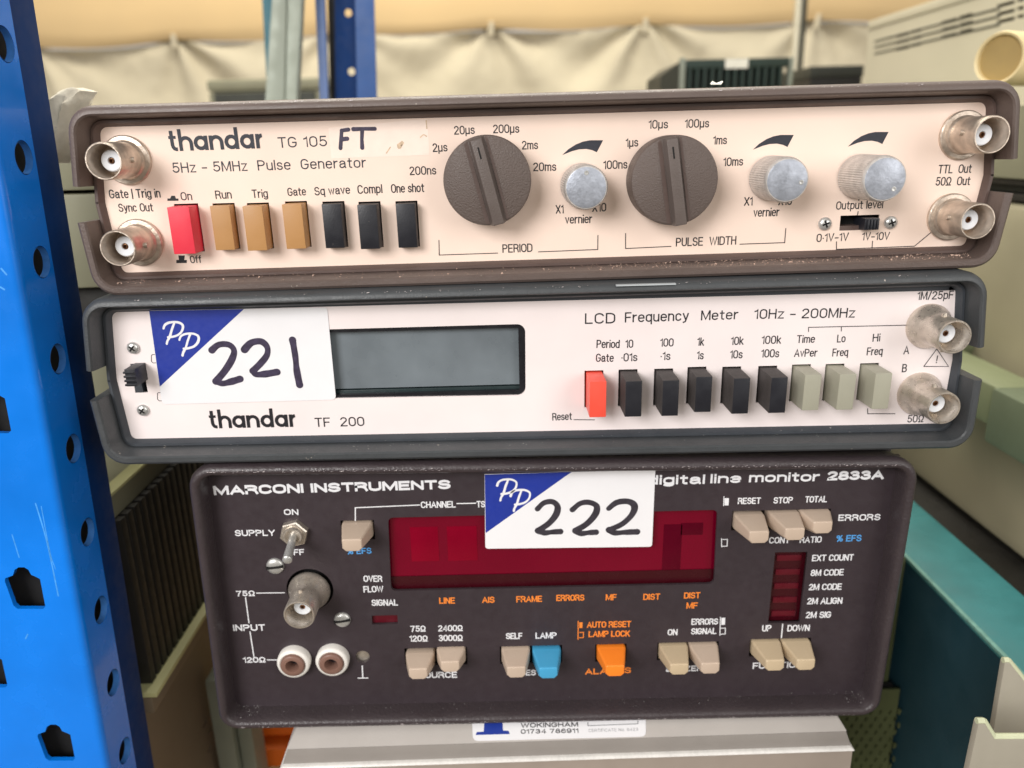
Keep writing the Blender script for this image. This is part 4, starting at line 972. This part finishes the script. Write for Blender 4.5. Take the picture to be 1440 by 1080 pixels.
sp2 = plate('vented_side', 'beige', None, [(-ybk, zlow), (-yfr, zlow), (-yfr, zt), (-ybk, zt)], vh, 0, 2)
for v in sp2.data.vertices: x, y, z = v.co; v.co = (y, -x, z)
sp2.parent = cab
for r, (ya, yb) in enumerate(((258, 85), (293, 130), (332, 175))):
    a_ = fcab.L(*RX(550, ya)); b_ = fcab.L(*RX(1300, ya + (yb - ya) * 750 / 580)); zc = (a_.y + b_.y) / 2
    box('slot_groove', 'dark_gear', cab, -.6, .1, -b_.x, -a_.x, zc - .7, zc + .7)
box('cabinet_core', 'fin_black', cab, 4, 200, yfr + 2, ybk - 2, zlow + 2, zt - 6)
box('top_cover', 'beige', cab, -1.5, 205, yfr, ybk + 1, zt + .3, zt + 9, bevel=2)
# dark slotted gear and yellowish cabinet below it, seen right of the stack
XY = 232.0
gy = lambda u, v: PX(u, v, XY)
yc = thing('cream_cabinet', Frame((XY, 0, 0)), 'cream yellow cabinet with rounded top edge, right of the stack behind the plum monitor', 'cabinet')
ztop2 = gy(1425, 288).z; zb_a = gy(1298.6, 680).z; zb_b = gy(1440, 797).z
print('cream', ztop2, zb_a, zb_b, gy(1298, 680), gy(1440, 797))
box('cabinet_side', 'beige_yellow', yc, 0, 200, 20, 520, (zb_a + zb_b) / 2, ztop2, bevel=9)
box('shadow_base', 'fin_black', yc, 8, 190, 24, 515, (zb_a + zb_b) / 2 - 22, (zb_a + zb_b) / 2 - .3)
dg = thing('slotted_receiver', Frame((XY, 0, 0)), 'dark receiver with black slots on top of the cream cabinet at the right edge', 'receiver')
zr = gy(1425, 254).z
for k in range(3): box('slot_plate', 'fin_black' if k != 1 else 'dark_gear', dg, 6 + (k % 2) * 5, 190, 40, 500, ztop2 + 1 + k * (zr - ztop2) / 3, ztop2 + .7 + (k + 1) * (zr - ztop2) / 3, bevel=.4)
box('receiver_cover', 'olive_paint', dg, 4, 190, 40, 500, zr + .3, zr + 34, bevel=1.5)
# carry handle rail on the cream cabinet
f_r = 200.0
ha = PX(1395, 545, f_r); hb = PX(1388, 623, f_r); hc_ = PX(1364, 489, f_r)
print('handle', ha, hb, hc_)
hd = thing('carry_handle', Frame((f_r, 0, 0)), 'grey green carry handle rail along the cream cabinet, right of the grey cased meter', 'handle')
box('grip', 'green_grey', hd, 0, 26, -20, ha.y, hb.z, ha.z, bevel=1.5)
box('hinge_arm', 'green_light', hd, 3, 24, ha.y + 1.2, hc_.y + 60, hb.z + 6, ha.z - .5, bevel=1.5)
lathe('hinge_boss', 'green_light', hd, [(0, 0), (14, 0), (15, 3), (15, 12)], 0, 0, 30)
hd.children[-1].rotation_euler = (0, 0, math.radians(-90)); hd.children[-1].location = Vector((20, hc_.y + 62, ha.z + 2)) * S
# teal cased box
XT = 160.0
ta = PX(1283, 786, XT); tb = PX(1440, 958, XT)
print('teal', ta, tb)
tz = (ta.z + tb.z) / 2
te = thing('teal_cabinet', Frame((XT, 0, 0)), 'teal green metal cabinet with pale, worn and highlighted top edge, lower right beside the plum monitor', 'cabinet')
box('top_panel', 'teal', te, 0, 31, -40, 420, tz - 3, tz, bevel=1.4)
box('worn_edge_highlight', 'teal_worn_highlight', te, -.4, 1.3, -39, 419, tz - 1.2, tz + .12, bevel=.3)  # paler strip paints both wear and a highlight along the edge
box('shadow_block', 'fin_black', te, 31.5, 90, -40, 418, tz - 60, tz - 26)  # black box in place of the shadow behind the top panel
box('side_panel', 'teal_shaded', te, 1.5, 30.5, -38, 418, tz - 170, tz - 3.2, bevel=.5)  # same teal paint, with the side's shade put into a darker colour
# perforated olive grille
pg = thing('perforated_grille', Frame((0, 0, 0)), 'dark olive perforated metal grille under the bottom right corner of the plum monitor', 'grille')
fg = Frame((0, 62, 0)); ph = []
for r in range(12):
    for k in range(16):
        u = 1130 + k * 13.5 + (r % 2) * 6.75; v = 1002 + r * 9.5
        p = fg.L(u, v); ph.append([(p.x - .75, p.y - 1.15), (p.x + .35, p.y - 1.15), (p.x + .85, p.y + 1.15), (p.x - .25, p.y + 1.15)])
a_ = fg.L(1090, 1120); b_ = fg.L(1262, 985)
gp = plate('grille_plate', 'olive_dark', pg, rect(a_.x, XT - 1, a_.y - 60, b_.y + 6), ph, 62, 1.2)
box('grille_backing', 'hole_black', pg, a_.x + 1, XT - 2, 65.5, 68, a_.y - 59, b_.y + 5)
ol = thing('olive_case', Frame((0, 0, 0)), 'dark olive metal case in the gap between the plum monitor and the teal cabinet', 'case')
box('case_side', 'olive_dark', ol, 115, XT - 2, 70, 400, a_.y - 60, fg.L(1262, 800).y, bevel=1)
# grey plastic parts bins
def bin_(label, front, y, th=2.2, back=90):
    pts = [P(u, v, y) for u, v in front]; o0 = pts[0]
    t = thing('parts_bin', Frame(o0), label, 'plastic bin', 'grey plastic parts bins')
    bm = bmesh.new(); q = [p - o0 for p in pts]
    loft_bm(bm, [q, [p + Vector((0, th, 0)) for p in q]]); fin(bm, 'bin_front', 'bin_grey', t, bevel=.35)
    bm = bmesh.new(); e = [q[1], q[2], q[3]]
    e2 = [q[0], q[1]]
    return t, q
t, q = bin_('nearer grey plastic parts bin with cut-down front, bottom right corner', [(1352, 1130), (1376, 1018), (1386, 1018), (1399.5, 1040), (1480, 1040), (1480, 1130)], -52)
bm = bmesh.new()
for a_, b_ in zip(q[1:4], q[2:5]): tube_bm(bm, a_ + Vector((0, 1, .2)), b_ + Vector((0, 1, .2)), .9, .9, 8)
fin(bm, 'bin_rim', 'bin_edge', t, 40)
t, q = bin_('farther grey plastic parts bin, behind the nearer one at the right edge', [(1385, 1100), (1413, 932), (1420, 932), (1444, 962), (1520, 966), (1520, 1100)], -30)
bm = bmesh.new(); ribn = [q[1], q[2], q[3], q[4]]
for a_, b_ in zip(ribn, ribn[1:]): tube_bm(bm, a_ + Vector((0, 1, .2)), b_ + Vector((0, 1, .2)), .9, .9, 8)
fin(bm, 'bin_rim', 'bin_edge', t, 40)
# yellow roll
rc = P(1404, 82, 150)
ro = thing('tape_roll', Frame(rc, Matrix.Rotation(math.radians(-22), 3, 'Z')), 'cream yellow roll with brown core on top of the gear, top right corner', 'roll')
rr = 11.5
lathe('roll_body', 'roll_yellow', ro, [(rr * .84, 2.5), (rr * .86, .5), (rr * .95, 0), (rr, 1.5), (rr, 40), (0, 40)], 0, 0, 48, 40)
lathe('roll_core', 'roll_core', ro, [(0, 2.2), (rr * .85, 2.2)], 0, 0, 40)
ro.rotation_euler = (0, 0, math.radians(-62))

# ================================================================== gear behind the stack
# dark finned amplifier top centre right
y = 640
hsq = [P(965, 84, y), P(1110, 84, y), P(1110, 150, y)]
hs_ = thing('heat_sink_unit', Frame((hsq[0].x, y, hsq[2].z)), 'dark green black finned unit with small white label, behind the top edge right of centre', 'amplifier')
wd = hsq[1].x - hsq[0].x; ht = hsq[0].z - hsq[2].z
box('front_frame', 'dark_green', hs_, 0, wd, 0, 120, ht - 9, ht, bevel=1)
box('fin_back', 'fin_black', hs_, 2, wd - 2, 10, 120, -30, ht - 9.2)
for k in range(13): box('cooling_fin', 'dark_green', hs_, 3 + k * (wd - 9) / 12.4, 6.2 + k * (wd - 9) / 12.4, 0, 9.8, -30, ht - 9.2, bevel=.5)
box('corner_post', 'galvanised', hs_, -6, -.5, -1, 10, -30, ht + 2, bevel=1); box('right_corner_post', 'galvanised', hs_, wd + .5, wd + 5, -1, 10, -30, ht, bevel=1)
bm = bmesh.new(); za = P(940, 100, y).z - hsq[2].z
hexa_bm(bm, [(-6.2, 2, -30), (-6.2, 2, ht - 2), (-20, 30, za - 2), (-20, 30, -30)], [(-6.2, 110, -30), (-6.2, 110, ht - 2), (-20, 110, za - 2), (-20, 110, -30)])
fin(bm, 'side_panel', 'dark_gear', hs_)
box('paper_label', 'paper_white', hs_, wd * .38, wd * .6, -.8, -.2, ht - 9.5, ht - .5)
bx = [P(1140, 97, 760), P(1216, 91, 760)]
o = thing('dark_box', Frame((bx[0].x, 760, bx[0].z - 60)), 'small dark equipment box behind the right part of the top edge', 'box')
box('lid', 'dark_gear', o, 0, bx[1].x - bx[0].x, 0, 100, 50, 63, bevel=1.5); box('body', 'fin_black', o, 1, bx[1].x - bx[0].x - 1, 1, 98, -30, 49.8, bevel=1)
tpq = [P(1117, 0, 1500), P(1130, 130, 1500)]
o = thing('tent_leg', Frame((P(1122, 60, 1500).x, 1500, -700)), 'thin shiny steel tent pole behind the stack, between the dark boxes', 'pole')
for n_, m_, r_, dx_ in (('pole_tube', 'pole_steel', 8, 0), ('pole_edge', 'dark_gear', 5, 13)):
    bm = bmesh.new(); tube_bm(bm, (dx_, 0, 0), (dx_ - 5, 0, P(1122, -30, 1500).z + 700), r_, r_, 16); fin(bm, n_, m_, o, 40)
# beige rack unit seen top left
y = 900
a = P(288, 112, y); b = P(480, 112, y)
o = thing('rack_cabinet', Frame((a.x, y, a.z - 150)), 'olive beige rack unit with dark front behind the top edge, left of the steel angle', 'cabinet')
wd = b.x - a.x
box('top_moulding', 'olive_paint', o, 0, wd * .92, 0, 160, 134, 150, bevel=6); box('dark_front', 'dark_gear', o, 10, wd * .8, -2, 100, 60, 132, bevel=1); box('body', 'olive_paint', o, 2, wd * .9, 2, 158, -40, 133.5, bevel=2)
for k in range(3): box('control', 'olive_edge', o, 30 + k * 22, 42 + k * 22, -5, -2.1, 106, 116, bevel=1)
# galvanised angle bar and blue upright behind, centre left
def leaning(name, parts, y, label, cat, top, bot):
    """posts given by px x-range at the top (v=0) and at v=135"""
    t = thing(name, Frame((0, y, 0)), label, cat)
    for n_, m_, ut, ub, dy, th in parts:
        q0 = [P(ut[0], -60, y + dy), P(ut[1], -60, y + dy)]; q1 = [P(ub[0], 135, y + dy), P(ub[1], 135, y + dy)]
        ext = [q1[i] + (q1[i] - q0[i]) * 3 for i in (0, 1)]
        off = Vector((0, -y, 0)); lo_ = [ext[0] + off, ext[1] + off, ext[1] + off + Vector((0, th, 0)), ext[0] + off + Vector((0, th, 0))]
        hi_ = [q0[0] + off, q0[1] + off, q0[1] + off + Vector((0, th, 0)), q0[0] + off + Vector((0, th, 0))]
        bm = bmesh.new(); hexa_bm(bm, lo_, hi_); fin(bm, n_, m_, t, bevel=.6)
    return t
leaning('angle_bar', [('left_flange', 'galvanised', (386, 404), (373, 400), 0, 3), ('right_flange', 'galvanised', (405, 428), (400, 418), 1.5, 8)], 330, 'pale galvanised steel angle leaning behind the stack, left of the farther blue upright', 'steel bar', 0, 0)
leaning('teal_strip', [('strip', 'teal_paint', (365, 384), (376, 390), 0, 6)], 420, 'thin dark teal post just left of the galvanised angle', 'post', 0, 0)
y = 360; lw_ = lambda u, v: P(u, v, y)
bp = thing('farther_upright', Frame((0, y, 0)), 'farther dark blue slotted upright with two round holes, behind the top edge left of centre', 'shelving upright')
fb = Frame((0, y, 0))
def quad(name, m, us, y0, t, holes=()):
    pl = plate(name, m, bp, [fb.L(us[0], -60), fb.L(us[1], -60), fb.L(us[3], 200), fb.L(us[2], 200)], holes, y0, t); return pl
quad('left_flange', 'post_slate', (443, 456, 455, 466), -6, 5)
quad('dark_channel', 'fin_black', (457, 469, 463, 474), 6, 2)
hl = [circle(fb.L(488.5, v).x + 0, fb.L(488.5, v).y, 2.6, 20) for v in (-64, 17, 100)]
hl[2] = circle(fb.L(493, 100).x, fb.L(493, 100).y, 2.6, 20)
quad('web', 'post_dark', (469, 498, 471, 510), 3, 1.5, hl[1:])
quad('right_flange', 'post_far', (499, 525, 504, 532), -2, 3)
# small scrap of paper on the top edge
sq = [P(u, v, -4) for u, v in ((1000, 119), (1003, 115), (1009, 118), (1017, 115), (1014, 119))]
bm = bmesh.new(); loft_bm(bm, [sq, [p + Vector((0, 1, .3)) for p in sq]]); o = fin(bm, 'paper_scrap', 'paper_white'); tag(o, 'tiny torn paper scrap on the top edge of the brown case', 'paper scrap')
# white strip between the two slim instruments
a = P(866, 401, -11.5); b = P(950, 396, -11.5)
o = box('paper_strip', 'strip_grey', None, a.x, b.x, -12.3, 20, a.z - .2, a.z + .15); tag(o, 'thin white paper strip trapped between the brown case and the grey case', 'paper strip')

# ================================================================== the tent
yw = 2500.0
tent = thing('tent_wall', Frame((0, yw, 0)), 'cream tent wall sheeting tied up in folds behind the stack', 'tent wall')
ties = [P(u, v, yw) for u, v in ((-200, 62), (45, 66), (248, 56), (475, 46), (690, 39), (905, 34), (1145, 28), (1400, 20), (1650, 10))]
def seam(x):
    for a, b in zip(ties, ties[1:]):
        if a.x <= x <= b.x: t = (x - a.x) / (b.x - a.x); return a.z + (b.z - a.z) * t - 14 * math.sin(math.pi * t)
    return ties[0].z if x < ties[0].x else ties[-1].z
def fold(x, z):
    d = 0
    for i, t in enumerate(ties):
        dx, dz = x - t.x, z - t.z
        r = math.hypot(dx, dz) + 30; th = math.atan2(dx, -dz + 20)
        wv = math.sin(th * (5 + i % 3) + i * 1.7) * .6 + math.sin(th * (9 + (i * 2) % 4) + i) * .4
        d += wv * 26 * math.exp(-r / 420) * min(1, r / 60)
    n_ = mnoise.fractal(Vector((x / 260, z / 420, 3)), .8, 2.2, 4)
    return d + 10 * math.sin(x / 180 + z / 300) + 16 * n_
bm = bmesh.new(); NX, NZ = 420, 110; x0, x1 = -2600, 2900; grid = []
for j in range(NZ + 1):
    row = []
    for i in range(NX + 1):
        x = x0 + (x1 - x0) * i / NX; zt = seam(x) - 4; z = zt - (zt + 700) * (j / NZ) ** 1.6
        row.append(bm.verts.new((x, fold(x, z), z)))
    grid.append(row)
for j in range(NZ):
    for i in range(NX): bm.faces.new((grid[j][i], grid[j][i + 1], grid[j + 1][i + 1], grid[j + 1][i]))
o = fin(bm, 'hanging_sheet', 'tent_cloth', tent, 180)
bm = bmesh.new(); prev = None
for i in range(121):
    x = x0 + (x1 - x0) * i / 120; z = seam(x)
    q = [bm.verts.new((x, -18 - yy * 1.0, z + zz + 6 * math.sin(x / 140) * (k > 0))) for k, (yy, zz) in enumerate(((0, -2), (10, 14), (16, 40), (14, 110), (0, 300), (-10, 900)))]
    if prev:
        for a, b, c, d in zip(prev, prev[1:], q, q[1:]): bm.faces.new((a, b, d, c))
    prev = q
fin(bm, 'roof_valance', 'tent_roof', tent, 180)
bm = bmesh.new()
for a, b in zip(ties, ties[1:]): tube_bm(bm, (a.x, -8, a.z - 2), (b.x, -8, b.z - 2), 6, 6, 10)
fin(bm, 'eaves_rail', 'tent_pole', tent, 40)
for t in ties:
    bm = bmesh.new(); tube_bm(bm, (t.x, -22, t.z - 26), (t.x + 3, -30, t.z + 14), 11, 8, 8); fin(bm, 'tie_strap', 'tent_cloth', tent, 40)
# ground and shelf board
bm = bmesh.new(); bm.faces.new([bm.verts.new(p) for p in ((-20000, -20000, -900), (20000, -20000, -900), (20000, 20000, -900), (-20000, 20000, -900))])
o = fin(bm, 'ground', 'concrete'); o['kind'] = 'structure'
o = box('shelf_board', 'shelf_board', None, -260, 700, -60, 620, -150, -130, bevel=1); tag(o, 'wooden shelf board carrying the whole stack, below the frame', 'shelf')
